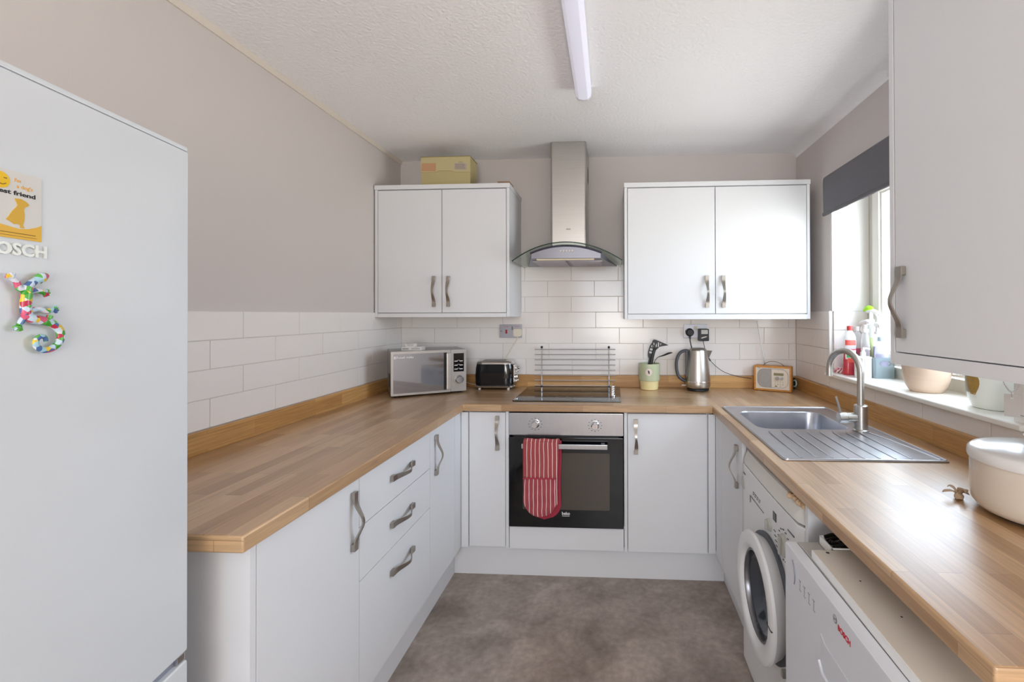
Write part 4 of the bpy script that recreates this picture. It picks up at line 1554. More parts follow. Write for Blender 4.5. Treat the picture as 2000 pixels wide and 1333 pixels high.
# detergent drawer handle, knobs, display
bm = bmesh.new()
ov = [(-1.795 + .022 * cos(2 * pi * k / 24), .706 + (.030 if sin(2 * pi * k / 24) > 0 else .018) * sin(2 * pi * k / 24)) for k in range(24)]
prism(bm, ov, -.0045, -.001)
obj('detergent_drawer_grip', bm, M('machine_grey', 'b4b3ae', .4), t)
for x_, z_, r_ in ((-1.49, .690, .020), (-1.372, .683, .033)):
    bm = bmesh.new(); RXM = Matrix.Translation((x_, -.003, z_)) @ Matrix.Rotation(pi / 2, 4, 'X')
    lathe(bm, [(0, .010), (r_ * .86, .010), (r_ * .94, .008), (r_, 0), (0, 0)], 36, mat=RXM)
    bx(bm, x_ - r_ * .22, x_ + r_ * .22, -.021, -.012, z_ - r_ * .8, z_ + r_ * .8, .003)
    obj('program_knob', bm, M('knob_grey_white', 'b6b6b0', .4), t)
obj('small_display', B(-1.46, -1.435, -.0056, -.001, .722, .748), BLACKG, t, 0)
bm = bmesh.new()
for a in range(0, 360, 24):
    ca, sa = cos(RAD(a)), sin(RAD(a))
    bx(bm, -1.372 + ca * .045 - .005, -1.372 + ca * .045 + .003, -.0052, -.002, .683 + sa * .045 - .0012, .683 + sa * .045 + .0012)
for k in range(4):
    bx(bm, -1.455 + .006 * k, -1.440 + .006 * k, -.0056, -.002, .690 - k * .013, .692 - k * .013)
    bx(bm, -1.665 + .022 * k, -1.650 + .022 * k, -.0056, -.002, .726, .728)
    bx(bm, -1.668 + .022 * k, -1.656 + .022 * k, -.0056, -.002, .718, .7195)
bx(bm, -1.70, -1.55, -.0056, -.002, .700, .7015); bx(bm, -1.70, -1.698, -.0056, -.002, .676, .700)
bx(bm, -1.345, -1.30, -.004, -.001, .742, .745)
bx(bm, -1.79, -1.765, -.004, -.001, .752, .756)
obj('panel_prints', bm, M('panel_grey_print', '6d6d72', .6), t, 0)
# porthole
PCX, PCZ = -1.490, .466
TR = Matrix.Translation((PCX, 0, PCZ)) @ Matrix.Rotation(pi / 2, 4, 'X')
bm = bmesh.new()
lathe(bm, [(.170, .012), (.182, .038), (.189, .050), (.186, .058), (.174, .063), (.152, .063), (.138, .057), (.130, .044), (.130, .018), (.150, .012), (.170, .012)], 64, mat=TR)
pd = obj('porthole_door', bm, M('door_white', 'dcdddd', .3, var=.01), t, 45)
bm = bmesh.new(); lathe(bm, [(.186, .004), (.187, .013), (.14, .013), (.14, .004), (.186, .004)], 56, mat=TR)
obj('door_rim', bm, M('rim_slate', '555a63', .45), t, 45)
bm = bmesh.new(); lathe(bm, [(.131, .050), (.126, .049), (.1215, .036), (.1215, .012), (.131, .012), (.131, .046)], 56, mat=TR)
obj('inner_ring', bm, M('ring_dark_steel', '77767a', .28, .9), pd, 45)
bm = bmesh.new(); lathe(bm, [(.1215, .034), (.110, .032), (.085, .016), (.05, .004), (0, 0)], 56, mat=TR)
obj('porthole_glass', bm, M('porthole_glass', '3d434c', .06, var=.1, scale=3, spec=.8), pd, 45)
bm = bmesh.new(); bx(bm, PCX + .138, PCX + .182, -.0645, -.058, PCZ + .000, PCZ + .0025)
obj('grip_slit', bm, GAP, pd, 0)
bm = bmesh.new(); bx(bm, PCX + .186, PCX + .200, -.040, -.002, PCZ - .115, PCZ - .095, .003); bx(bm, PCX + .192, PCX + .206, -.010, .001, PCZ - .13, PCZ - .08, .002)
obj('door_hinge', bm, M('hinge_grey', 'a8a49c', .4, .5), t)
for fx in (WY0 + .05, WY1 - .05):
    for fy in (.06, .52):
        bm = bmesh.new(); lathe(bm, [(0, 0), (.02, 0), (.02, .012), (0, .012)], 14, mat=Matrix.Translation((fx, fy, 0)))
        obj('foot', bm, BLACKP, t)
# tan lumpy cord on the machine top
t = thing('pale_cord', 'knotted pale tan cord lying on the washing machine below the worktop edge', 'cord', (.520, 1.318, .8345), RAD(94))
t.scale = (.62, .9, .9)
bm = bmesh.new()
sweep(bm, smooth_pts([(-.09, .004, .010), (-.060, -.004, .010), (-.045, .004, .009), (-.02, 0, .013), (.01, -.006, .013), (.03, .008, .012), (.055, 0, .010)], 6), [.006 + .004 * abs(sin(k * .55)) for k in range(37)], 10)
sweep(bm, smooth_pts([(-.030, -.010, .010), (-.010, .008, .016), (.012, -.008, .014), (.030, .006, .010)], 6), .006, 10)
obj('cord_body', bm, M('pale_tan', 'c9ab88', .7, var=.12, scale=60), t, 60)

# ------------------------------------------------------------------ dishwasher
t = thing('dishwasher', 'white dishwasher standing proud of the worktop at the right front', 'dishwasher', (.435, 0, 0), -pi / 2)
DW = M('dishwasher_white', 'd6d9df', .35, var=.01)
DY0, DY1 = -1.172, -.572
obj('cabinet_body', B(DY0, DY1, .030, .62, .04, .795, bev=.003), M('dishwasher_grey', 'b5b3b0', .45), t)
dd = obj('dishwasher_door', B(DY0, DY1, 0, .028, .11, .7955, bev=.003), DW, t)
obj('kick_plate', B(DY0 + .01, DY1 - .01, .06, .075, 0, .10), WHITE2, t, 0)
bm = bmesh.new()
prism(bm, [(-.975, .700), (-.955, .690), (-.80, .690), (-.78, .700), (-.78, .645), (-.80, .628), (-.955, .628), (-.975, .645)], -.0012, .002)
obj('grip_recess', bm, M('grip_white', 'd0d4da', .4), dd)
bm = bmesh.new(); sweep(bm, [(-.982, -.001, .640), (-.965, -.001, .622), (-.79, -.001, .622), (-.772, -.001, .640)], .004, 8)
obj('grip_lip', bm, DW, dd, 60)
text('lettering', 'BOSCH', .0150, REDINK, dd, (-.879, -.0006, .764), bold=.0003, width=.046)
bm = bmesh.new()
for rr_, r2_ in ((.0080, .0066),):
    frame(bm, [(-.914 + rr_ * cos(2 * pi * k / 28), .772 + rr_ * sin(2 * pi * k / 28)) for k in range(28)], [(-.915 + r2_ * cos(2 * pi * k / 28), .772 + r2_ * sin(2 * pi * k / 28)) for k in range(28)], -.0006, .001)
bx(bm, -.917, -.911, -.0006, .001, .7712, .7728); bx(bm, -.9185, -.917, -.0006, .001, .768, .776); bx(bm, -.911, -.9095, -.0006, .001, .768, .776)
obj('emblem', bm, GREYINK, dd, 0)
bm = bmesh.new()
for k in range(4):
    x_ = -1.08 + k * .024
    bx(bm, x_ - .006, x_ + .004, -.0006, .001, .747, .7485); bx(bm, x_ - .001, x_ + .0008, -.0006, .001, .730, .747)
    bx(bm, x_ - .004, x_ + .006, -.0006, .001, .726, .7275)
obj('panel_prints', bm, GREYINK, dd, 0)
bm = bmesh.new(); sweep(bm, smooth_pts([(-1.122, -.0004, .775), (-1.112, -.0004, .760), (-1.108, -.0004, .738), (-1.112, -.0004, .722)], 5), .0022, 8, sq=(1, .5))
obj('power_mark', bm, M('mark_slate', '74767f', .4), dd, 60)
bm = bmesh.new()
for k in range(3):
    x_ = -.745 + k * .030
    lathe(bm, [(0, .0008), (.003, .0008), (.003, 0), (0, 0)], 12, mat=Matrix.Translation((x_, 0, .742)) @ Matrix.Rotation(pi / 2, 4, 'X'))
    bx(bm, x_ - .008, x_ + .008, -.0006, .001, .757, .7585); bx(bm, x_ - .006, x_ + .006, -.0006, .001, .763, .7645)
obj('button_marks', bm, INK, dd, 0)
for fx in (DY0 + .05, DY1 - .05):
    for fy in (.10, .55):
        bm = bmesh.new(); lathe(bm, [(0, 0), (.02, 0), (.02, .045), (0, .045)], 14, mat=Matrix.Translation((fx, fy, 0)))
        obj('foot', bm, BLACKP, t)
t = thing('loose_board', 'loose white chipboard panel with a dowel hole on top of the dishwasher', 'board', (.468, 1.092, .796), RAD(-.6))
obj('board_panel', B(0, .52, -.56, 0, 0, .020, bev=.001), M('board_beige', 'cfc8bc', .5), t)
obj('white_edging', B(-.0018, .0002, -.559, -.001, .0005, .0195), PORC, t, 0)
bm = bmesh.new(); lathe(bm, [(0, .0004), (.004, .0004), (.004, 0), (0, 0)], 12)
for k in (1, 2): lathe(bm, [(0, .0004), (.002, .0004), (.002, 0), (0, 0)], 8, mat=Matrix.Translation((.016 * k, -.11 * k, 0)))
obj('dowel_holes', bm, GAP, t, loc=(.030, -.012, .0200), smooth=0)
t = thing('strip_box', 'white open box of crumpled black plastic strips behind the loose board', 'box', (.581, 1.163, .7955))
HB = .022
bm = bmesh.new(); bx(bm, -.066, .17, -.004, .0, 0, HB, .001); bx(bm, -.066, -.062, -.066, 0, 0, HB, .001); bx(bm, -.066, .17, -.066, -.062, 0, HB, .001); bx(bm, .166, .17, -.066, 0, 0, HB, .001); bx(bm, -.066, .17, -.066, 0, 0, .003, .001)
obj('box_shell', bm, PORC, t)
bm = bmesh.new()
for k in range(6):
    yy = -.056 + k * .0100
    sweep(bm, smooth_pts([(-.056 + i * .026, yy + .003 * sin(i * 2 + k), HB - .002 + .006 * sin(i * 1.7 + k * 1.3)) for i in range(9)], 3), .0042, 6)
obj('plastic_strips', bm, M('black_film', '141414', .2), t)

# ------------------------------------------------------------------ crock, dried flower
t = thing('bread_crock', 'cream glazed round crock with a knobbed lid on the right worktop', 'crock', (.972, 1.075, WT))
GLZ = M('cream_glaze', 'cdc3b6', .2, var=.03, scale=5, coat=.2)
bm = bmesh.new(); lathe(bm, [(0, .008), (.106, .008), (.118, .012), (.127, .024), (.130, .045), (.130, .122), (.124, .122), (.120, .030), (0, .020)], 64)
obj('crock_body', bm, GLZ, t, 45)
bm = bmesh.new(); lathe(bm, [(0, 0), (.095, 0), (.098, .009), (0, .009)], 40)
obj('foot_ring', bm, M('unglazed_dark', '3a302a', .8), t, 45)
bm = bmesh.new(); lathe(bm, [(0, .121), (.126, .121), (.1335, .123), (.1350, .130), (.1335, .142), (.127, .148), (.110, .153), (.07, .158), (.030, .161), (.020, .164), (.019, .170), (.030, .176), (.034, .183), (.030, .190), (0, .193)], 64)
obj('lid', bm, M('white_glaze', 'd4d3d2', .22, var=.02, coat=.2), t, 45)
t = thing('dried_flower', 'small dried brown flower head lying beside the cream crock', 'flower', (.862, 1.176, WT), RAD(20))
bm = bmesh.new()
for a, l, h in ((160, .040, .020), (205, .030, .010), (250, .026, .030), (110, .024, .028), (300, .020, .018), (60, .018, .012), (20, .022, .022)):
    ca, sa = cos(RAD(a)), sin(RAD(a))
    sweep(bm, smooth_pts([(0, 0, .008), (ca * l * .4, sa * l * .4, .010 + h * .5), (ca * l * .8, sa * l * .8, h), (ca * l, sa * l, h * .8)], 4), [.003, .004, .0055, .006, .0065, .007, .0072, .007, .0065, .0055, .004, .0025, .001], 8, sq=(1, .25))
lathe(bm, [(0, 0), (.009, .002), (.010, .009), (.006, .015), (0, .016)], 12)
obj('petals', bm, M('dried_brown', 'a58c70', .8, var=.2, scale=40), t, 60)

# ------------------------------------------------------------------ window sill things
def bottle(label, x, y, prof, mat, rz=0, name='bottle', cat='bottle', flat=(1, 1)):
    t_ = thing(name, label, cat, (x, y, SZ), rz)
    b_ = bmesh.new(); lathe(b_, prof, 32, mat=Matrix.Diagonal((flat[0], flat[1], 1, 1)))
    obj('bottle_body', b_, mat, t_, 40)
    return t_


def translucent(name, col, alpha, rough=.15):
    m = M(name, col, rough, var=.03)
    m.node_tree.nodes['Principled BSDF'].inputs['Alpha'].default_value = alpha
    return m


CLR = translucent('clear_pet', 'f0f3f6', .38)
t = bottle('red washing-up liquid bottle with a red cap, in front on the window sill', 1.195, 2.343,
           [(0, 0), (.034, 0), (.038, .004), (.037, .05), (.032, .11), (.0325, .13), (0, .13)], translucent('red_liquid', 'd0404e', .82), RAD(20), flat=(1, .7))
bm = bmesh.new(); lathe(bm, [(.0325, .130), (.034, .165), (.032, .190), (.022, .212), (.013, .222), (.013, .226)], 32, mat=Matrix.Diagonal((1, .7, 1, 1)))
obj('clear_shoulder', bm, CLR, t, 40)
bm = bmesh.new(); lathe(bm, [(0, .246), (.012, .246), (.0135, .243), (.0135, .224), (0, .224)], 20)
obj('red_cap', bm, M('red_cap', 'e04a48', .35), t)


def wrap(bm, r, flat, z0, z1, a0, a1, shape=None, n_=12):
    tt_ = bmesh.new(); R2 = []
    for i in range(7):
        v = i / 6
        z = z0 + (z1 - z0) * v
        k_ = shape(v) if shape else 1
        am = (a0 + a1) / 2
        R2.append([tt_.verts.new((r(z) * cos(RAD(am + (a0 - am) * k_ + (a1 - a0) * k_ * j / n_)) * flat[0], r(z) * sin(RAD(am + (a0 - am) * k_ + (a1 - a0) * k_ * j / n_)) * flat[1], z)) for j in range(n_ + 1)])
    for a, b in zip(R2, R2[1:]):
        for j in range(n_):
            tt_.faces.new((a[j], a[j + 1], b[j + 1], b[j]))
    append(bm, tt_)


rb = lambda z: .0388 - .006 * min(1, z / .11)
bm = bmesh.new(); wrap(bm, rb, (1, .7), .030, .125, 185, 300, lambda v: .35 + .65 * sin(v * pi * .55 + .1))
obj('white_label', bm, M('label_white', 'e6e0dc', .4), t, 60)
bm = bmesh.new(); wrap(bm, lambda z: rb(z) + .0008, (1, .7), .088, .112, 205, 280)
obj('green_logo_band', bm, M('label_green', '3f9a5a', .4), t, 60)
bm = bmesh.new(); wrap(bm, lambda z: rb(z) + .0008, (1, .7), .064, .086, 212, 272)
obj('red_logo_band', bm, M('label_red', 'd65248', .4), t, 60)
bm = bmesh.new(); wrap(bm, lambda z: .0355, (1, .7), .150, .176, 190, 290)
obj('red_text_band', bm, M('label_red2', 'd9584e', .4), t, 60)
t = bottle('clear bottle half full of red liquid, standing behind the red washing-up bottle', 1.262, 2.408,
           [(0, 0), (.020, 0), (.0235, .004), (.0235, .13), (0, .13)], translucent('pink_red_liquid', 'd85a7c', .75))
bm = bmesh.new(); lathe(bm, [(.0235, .130), (.0235, .180), (.021, .200), (.012, .215), (.012, .220)], 32)
obj('clear_upper', bm, CLR, t, 40)
bm = bmesh.new(); lathe(bm, [(0, .242), (.011, .242), (.013, .238), (.013, .219), (0, .219)], 20)
obj('white_cap', bm, PORC, t)
# ribbed soap dispenser
t = thing('soap_dispenser', 'white ribbed soap dispenser with a pump, beside the grey basket', 'soap dispenser', (1.203, 2.240, SZ))
bm = bmesh.new()
prs = []
for z, r in ((0, .033), (.004, .035), (.088, .035), (.092, .034)):
    prs.append([((r + .0012 * cos(18 * 2 * pi * k / 108)) * cos(2 * pi * k / 108), (r + .0012 * cos(18 * 2 * pi * k / 108)) * sin(2 * pi * k / 108), z) for k in range(108)])
loft(bm, prs)
obj('ribbed_body', bm, M('dispenser_white', 'e4e3e0', .4, var=.01), t, 60)
bm = bmesh.new(); lathe(bm, [(0, .103), (.020, .103), (.036, .100), (.0375, .096), (.036, .092), (0, .092)], 36)
obj('dispenser_lid', bm, PORC, t)
bm = bmesh.new(); lathe(bm, [(0, .135), (.008, .135), (.008, .125), (.012, .122), (.012, .103), (0, .103)], 20); sweep(bm, smooth_pts([(0, 0, .138), (.012, -.006, .141), (.026, -.014, .137)], 4), [.006, .0058, .0055, .005, .0048, .0045, .004, .0036, .003], 10)
obj('pump_head', bm, PORC, t)
# grey basket
t = thing('plastic_basket', 'translucent grey plastic basket with a cut-out handle on the window sill', 'basket', (1.285, 2.293, SZ))
GB = translucent('grey_translucent', '9fb0b6', .62, .25)
bm = bmesh.new()
ob = rrect(-.052, .052, -.090, .090, .010, 4)
lo = [(x * .90, y * .93, 0) for x, y in ob]; hi = [(x, y, .098) for x, y in ob]; hi2 = [(x * .955, y * .97, .098) for x, y in ob]; lo2 = [(x * .86, y * .90, .003) for x, y in ob]
# front wall (-y) gets a real oval hole: leave the front strip out of the loft and build it separately
tt = bmesh.new()
LL = [[tt.verts.new(c) for c in lp_] for lp_ in (lo, hi, hi2, lo2)]
NN = len(ob)
skip = [k for k in range(NN) if ob[k][1] < -.085 and ob[(k + 1) % NN][1] < -.085 and abs(ob[k][0] - ob[(k + 1) % NN][0]) > .05]
for ai, bi in ((0, 1), (1, 2), (2, 3)):
    for k in range(NN):
        if k in skip and ai in (0, 2):
            continue
        j = (k + 1) % NN
        tt.faces.new((LL[ai][k], LL[ai][j], LL[bi][j], LL[bi][k]))
tt.faces.new(LL[0][::-1]); tt.faces.new(LL[3])
bmesh.ops.recalc_face_normals(tt, faces=tt.faces)
append(bm, tt)
ho = rrect(-.024, .024, .058, .082, .0118, 5)
no = len(ho)
oo = []
for k in range(no):
    x_, z_ = ho[k]
    a = math.atan2(z_ - .070, x_)
    q = k // (no // 4)
    oo.append((.042 * (1 if q in (0, 3) else -1), .098 if q in (0, 1) else 0.0))
frame(bm, oo, ho, -.0895, -.0865)
obj('basket_body', bm, GB, t, 30)
# bottles standing in the basket
t = bottle('clear bottle with a pale blue cap standing at the front of the grey basket', 1.292, 2.243,
           [(0, .004), (.025, .004), (.029, .010), (.029, .120), (.025, .150), (.014, .170), (.014, .178)], CLR)
bm = bmesh.new(); lathe(bm, [(0, .196), (.015, .196), (.017, .192), (.017, .176), (0, .176)], 20)
obj('blue_cap', bm, M('pale_blue_cap', 'b9cdd6', .35), t)
bm = bmesh.new(); wrap(bm, lambda z: .0296, (1, 1), .055, .115, 180, 300)
obj('lilac_label', bm, M('lilac_label', 'c6c4e0', .4), t, 60)


def spray(label, x, y, h, body, head, rz, label_mat, sc=1.0):
    t_ = thing('spray_bottle', label, 'spray bottle', (x, y, SZ + .004 * 0), rz)
    b_ = bmesh.new(); lathe(b_, [(0, .004), (.019, .004), (.022, .010), (.022, h * .62), (.018, h * .72), (.013, h * .78), (.013, h * .80)], 32, mat=Matrix.Diagonal((1, .8, 1, 1)))
    obj('bottle_body', b_, body, t_, 40)
    b_ = bmesh.new(); wrap(b_, lambda z: .0226, (1, .8), .04, h * .56, 180, 330)
    obj('label', b_, label_mat, t_, 60)
    b_ = bmesh.new(); lathe(b_, [(0, h * .84), (.014, h * .84), (.016, h * .82), (.016, h * .78), (0, h * .78)], 18)
    obj('collar', b_, PORC, t_)
    b_ = bmesh.new()
    sweep(b_, smooth_pts([(-.024, 0, h * .955), (-.010, 0, h * .965), (.014, 0, h * .955), (.034, 0, h * .93)], 4), [.010, .012, .013, .0135, .0135, .013, .0125, .012, .0115, .011, .010, .009, .008], 12, sq=(.8, 1))
    cyl(b_, (0, 0, h * .83), (0, 0, h * .95), .010)
    obj('spray_head', b_, head, t_, 50)
    b_ = bmesh.new(); sweep(b_, smooth_pts([(.016, 0, h * .93), (.030, 0, h * .88), (.034, 0, h * .80)], 4), [.005, .005, .0048, .0045, .0045, .004, .004, .0035, .003], 8)
    obj('trigger', b_, PORC, t_, 50)
    b_ = bmesh.new(); cyl(b_, (-.034, 0, h * .957), (-.020, 0, h * .957), .007)
    obj('nozzle', b_, head, t_)
    return t_


LIL = M('lilac_print', 'b9b4d8', .4)
spray('white trigger spray bottle with a lilac label, left of the pair by the basket', 1.2625, 2.330, .275, CLR, PORC, RAD(100), M('rose_print', 'd9c0cc', .4))
spray('white trigger spray bottle in the basket behind the blue-capped bottle', 1.306, 2.300, .262, CLR, PORC, RAD(-98), LIL)
t = spray('tall spray bottle with a lime green cap on its head, by the window frame', 1.304, 2.352, .335, M('white_bottle', 'e8ebe6', .3), PORC, RAD(-60), M('lime_print', 'cfe3a8', .4))
bm = bmesh.new(); sweep(bm, smooth_pts([(-.034, 0, .321), (-.014, 0, .335), (.010, 0, .333)], 4), [.008, .011, .0135, .0145, .015, .0145, .013, .011, .007], 12)
obj('lime_cap', bm, M('lime_green', 'a6e03a', .3), t, 50)
t = thing('scrubber', 'small pink and white scrubber at the far end of the window sill', 'scrubber', (1.178, 2.410, SZ))
bm = bmesh.new()
for k in range(9):
    a = k * 2.4
    r_ = .018 if k else 0
    sweep(bm, smooth_pts([(r_ * cos(a), r_ * sin(a), .003), (r_ * 1.2 * cos(a + .5), r_ * 1.2 * sin(a + .5), .012), (r_ * .9 * cos(a + 1), r_ * .9 * sin(a + 1), .022), (r_ * .3 * cos(a), r_ * .3 * sin(a), .026)], 4), .0055, 8)
obj('scrubber_body', bm, patch_mat('pink_white_strands', ['e8a9b6', 'f0e4e2', 'd8788e', 'f2ded8'], 110), t, 60)
# plant pots
t = thing('plant_pot', 'peach coloured ribbed ceramic pot on the window sill', 'plant pot', (1.238, 1.855, SZ))
t.scale = (.9, .9, .95)
bm = bmesh.new()
prf = [(0, 0), (.058, 0), (.062, .003), (.074, .022), (.083, .045), (.088, .070)]
prf += [(.088 + .0006 * (k % 2) + .0003 * k, .074 + k * .006) for k in range(8)]
prf += [(.092, .125), (.090, .130), (.085, .128), (.082, .06), (.06, .012), (0, .012)]
lathe(bm, prf, 56)
obj('pot_body', bm, M('peach_ceramic', 'e3cbb6', .5, var=.08, scale=3, stretch=(1, 1, 40)), t, 45)
bm = bmesh.new(); lathe(bm, [(0, .112), (.06, .115), (.0845, .112)], 40)
obj('soil', bm, M('soil', '3b2c22', .95, var=.4, scale=60), t)
t = thing('plant_pot', 'white glossy pot with a painted ochre and grey reflection at the near end of the sill', 'plant pot', (1.242, 1.530, SZ))
t.scale = (.95, .95, 1)
bm = bmesh.new(); lathe(bm, [(0, 0), (.060, 0), (.065, .003), (.077, .025), (.083, .05), (.085, .09), (.085, .120), (.082, .122), (.079, .120), (.076, .04), (.055, .012), (0, .012)], 56)
obj('pot_body', bm, M('white_green_glaze', 'e9ece4', .12, var=.03, scale=4), t, 45)
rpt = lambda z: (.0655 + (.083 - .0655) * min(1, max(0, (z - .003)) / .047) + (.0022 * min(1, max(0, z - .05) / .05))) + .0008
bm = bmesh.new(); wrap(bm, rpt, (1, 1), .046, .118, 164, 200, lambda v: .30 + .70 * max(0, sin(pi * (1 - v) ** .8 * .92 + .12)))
obj('ochre_reflection', bm, M('painted_ochre', 'b08d4a', .35, .3, .35, 30), t, 60)  # ochre and grey patches paint a reflection onto the glaze
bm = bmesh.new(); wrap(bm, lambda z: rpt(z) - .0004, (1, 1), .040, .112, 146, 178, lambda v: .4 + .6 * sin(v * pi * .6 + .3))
obj('grey_reflection', bm, M('painted_grey', '8d8f86', .35, .2, .25, 30), t, 60)
bm = bmesh.new(); lathe(bm, [(0, .104), (.05, .108), (.0775, .104)], 40)
obj('soil', bm, M('soil', '3b2c22', .95), t)
# tag on a ball chain
t = thing('chain_tag', 'grey metal tag on a ball chain hanging below the tall wall cabinet', 'tag', (.955, 1.140, 1.228))
bm = bmesh.new()
cp_ = smooth_pts([(-.012, .006, 0), (-.013, .004, -.018), (-.006, .001, -.036), (.003, 0, -.044), (.014, -.002, -.036), (.024, -.004, -.016), (.028, -.005, 0)], 5)
for p in cp_:
    lathe(bm, [(0, -.0016), (.0013, -.0009), (.0016, 0), (.0013, .0009), (0, .0016)], 8, mat=Matrix.Translation(p))
sweep(bm, cp_, .0005, 6)
obj('ball_chain', bm, CHROME, t)
bm = bmesh.new()
frame(bm, rrect(-.0145, .0145, -.104, -.050, .002, 6), [(.0025 * cos(RAD(45 + 90 * (k // 7) - 45 + 90 * (k % 7) / 6)), -.060 + .0025 * sin(RAD(90 * (k // 7) + 90 * (k % 7) / 6))) for k in range(28)], -.001, .001)
o = obj('tag_plate', bm, M('tag_grey', '9d9894', .5, .3), t, 0)
o.location = (.006, .002, 0); o.rotation_euler = (0, 0, RAD(-35))
bm = bmesh.new(); sweep(bm, [(.004, .001, -.044), (.005, .0015, -.052), (.006, .002, -.060)], .0007, 6)
obj('link', bm, CHROME, t)

# ------------------------------------------------------------------ fridge freezer
FA = RAD(90 + 9.34)      # local x runs along the door, away from the camera; front faces -y local
t = thing('fridge_freezer', 'tall white fridge freezer at the left front with magnets on its door', 'fridge', (-.83, .834, 0), FA)
FW_ = M('fridge_white', 'd8dee3', .16, var=.008, coat=.2)
FL, FG = .60, .712
obj('fridge_cabinet', B(-FL + .002, -.002, .062, .545, .02, 1.690, bev=.004), M('fridge_side', 'd2d4d6', .4), t)
ud = obj('fridge_door', B(-FL, 0, 0, .058, FG + .009, 1.694, bev=.006, seg=3), FW_, t)
ld = obj('freezer_door', B(-FL, 0, 0, .058, .06, FG - .008, bev=.006, seg=3), FW_, t)
obj('top_cover', B(-FL, 0, .002, .545, 1.6945, 1.703, bev=.003), FW_, t)
obj('door_gap', B(-FL + .006, -.006, .012, .058, FG - .009, FG + .010), M('gap_grey', '8d93a0', .5), t, 0)
bm = bmesh.new(); bx(bm, -.020, -.002, .004, .030, FG - .007, FG + .008, .002); cyl(bm, (-.010, .012, FG - .012), (-.010, .012, FG + .012), .004)
obj('hinge', bm, CHROME, t)
obj('plinth_grille', B(-FL + .01, -.01, .05, .06, 0, .055), DGREY, t, 0)
bo = M('logo_chrome', 'e9ece6', .25, .3)
text('lettering', 'BOSCH', .0215, bo, ud, (-.293, -.0012, 1.4605), depth=.0010, width=.071, bold=.0007)
# card magnet
t = thing('card_magnet', 'yellow and white card with a dog silhouette stuck on the fridge', 'card', (-.83, .834, 0), FA)
cx0, cx1 = -.333, -.264
obj('card_sheet', B(cx0, cx1, -.0012, -.0002, 1.475, 1.563), M('card_white', 'd6d6d2', .3), t, 0)
YE_ = M('print_yellow', 'e2b33c', .4); YO = M('print_amber', 'e8ad4a', .4)
bm = bmesh.new(); prism(bm, [(cx0, 1.475), (cx1, 1.475), (cx1, 1.4975), (-.270, 1.494), (-.280, 1.490), (-.291, 1.4885), (-.302, 1.490), (-.315, 1.492), (cx0, 1.489)], -.0016, -.0011)
obj('yellow_wave', bm, YE_, t, 0)
bm = bmesh.new()
prism(bm, [(-.296, 1.5275), (-.289, 1.5285), (-.283, 1.526), (-.2795, 1.523), (-.2805, 1.5205), (-.2845, 1.518), (-.2855, 1.514), (-.2845, 1.508), (-.2850, 1.500), (-.2865, 1.494), (-.2845, 1.4905), (-.2895, 1.4900), (-.2900, 1.494), (-.2925, 1.4945), (-.2960, 1.4935), (-.3010, 1.4965), (-.3055, 1.4985), (-.3025, 1.503), (-.2990, 1.510), (-.2945, 1.516), (-.2925, 1.5195), (-.2945, 1.5235)], -.0018, -.0011)
obj('dog_print', bm, M('print_mustard', 'd5a934', .4), t, 0)
bm = bmesh.new(); lathe(bm, [(0, .0018), (.0105, .0018), (.0105, .0010), (0, .0010)], 28, mat=Matrix.Translation((-.3120, 0, 1.5480)) @ Matrix.Rotation(pi / 2, 4, 'X'))
obj('sun_print', bm, M('print_sun', 'ecc114', .4), t)
bm = bmesh.new(); bx(bm, -.3085, -.3050, -.0021, -.0017, 1.5505, 1.5517); sweep(bm, smooth_pts([(-.3150, -.0019, 1.5440), (-.3100, -.0019, 1.5425), (-.3060, -.0019, 1.5445)], 4), .0005, 6)
obj('face_print', bm, M('print_brown', '7a5a18', .5), t, 0)
text('lettering', "I'm", .0064, YO, t, (-.2925, -.0012, 1.5515), align='CENTER', bold=.0001)
text('lettering', "a dog's", .0068, YO, t, (-.2842, -.0012, 1.5440), align='CENTER', bold=.0001)
text('lettering', 'best friend', .0078, INK, t, (-.2950, -.0012, 1.5345), align='CENTER', bold=.0002, width=.047)
bm = bmesh.new(); bx(bm, -.320, -.2715, -.0019, -.0015, 1.4818, 1.4826); bx(bm, -.320, -.2700, -.0019, -.0015, 1.4784, 1.4788)
obj('small_print', bm, M('print_brown', '7a5a18', .5), t, 0)
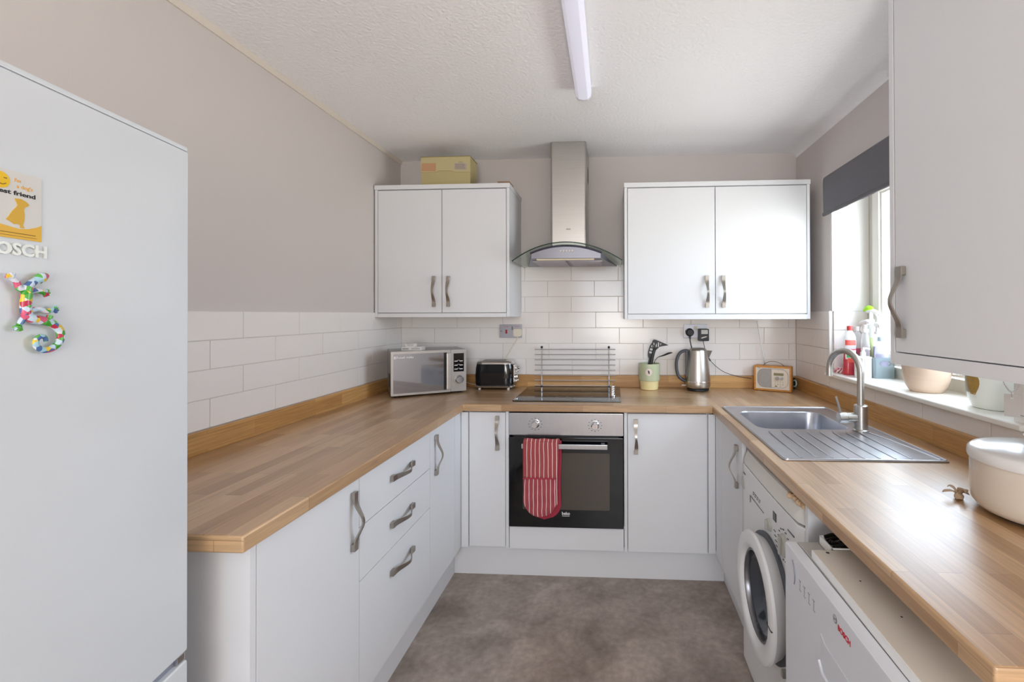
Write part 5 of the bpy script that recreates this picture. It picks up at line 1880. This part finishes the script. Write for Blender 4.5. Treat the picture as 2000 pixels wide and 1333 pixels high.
# gecko magnet
t = thing('gecko_magnet', 'colourful patchwork gecko magnet with a curled tail on the fridge', 'magnet', (-.83, .834, 0), FA)
bm = bmesh.new()
yg = -.0075
g = lambda pts: [(x_, yg, z_) for x_, z_ in pts]
body = smooth_pts(g([(-.2625, 1.4295), (-.268, 1.4270), (-.276, 1.4215), (-.2845, 1.4145), (-.2875, 1.4040), (-.2885, 1.3900), (-.2880, 1.3790), (-.2850, 1.3720), (-.2750, 1.3680), (-.2640, 1.3660), (-.2540, 1.3610), (-.2465, 1.3530), (-.2450, 1.3430), (-.2490, 1.3340), (-.2580, 1.3275), (-.2680, 1.3270), (-.2755, 1.3325), (-.2765, 1.3405), (-.2715, 1.3455), (-.2655, 1.3440), (-.2640, 1.3385)]), 4)
nb_ = len(body)
rads = []
for i in range(nb_):
    s = i / (nb_ - 1)
    r_ = .0035 + .004 * min(1, s / .06) if s < .09 else (.0055 if s < .16 else .0072 if s < .36 else .0072 - .0042 * (s - .36) / .64)
    rads.append(r_)
sweep(bm, body, [r * .88 for r in rads], 12, sq=(1, .75), upv=(0, -1, 0))
for leg in ([(-.2860, 1.4080), (-.2960, 1.4090), (-.2990, 1.4170), (-.3040, 1.4225)], [(-.2860, 1.4070), (-.2760, 1.4080), (-.2680, 1.4060)],
            [(-.2860, 1.3790), (-.2740, 1.3830), (-.2640, 1.3800), (-.2560, 1.3820)], [(-.2880, 1.3740), (-.2930, 1.3680), (-.2960, 1.3610)], [(-.2700, 1.3680), (-.2620, 1.3680), (-.2590, 1.3740)]):
    sweep(bm, smooth_pts(g(leg), 4), .0036, 8, sq=(1, .8), upv=(0, -1, 0))
for cx_, cz_, a0 in ((-.3050, 1.4235, 120), (-.2660, 1.4055, -20), (-.2545, 1.3825, 10), (-.2965, 1.3595, 240)):
    for da in (-60, -20, 20, 60):
        a = RAD(a0 + da)
        sweep(bm, g([(cx_, cz_), (cx_ + .006 * cos(a), cz_ + .006 * sin(a))]), [.0028, .0016], 8, upv=(0, -1, 0))
obj('gecko_body', bm, patch_mat('gecko_patches', ['b9cfe0', 'd05a7a', '3f9a2e', 'c8dcea', 'e0c23a', '9fc7d6', 'b8324e', '5fae4a', 'd8dce6', '4a6aa0'], 150), t, 60)
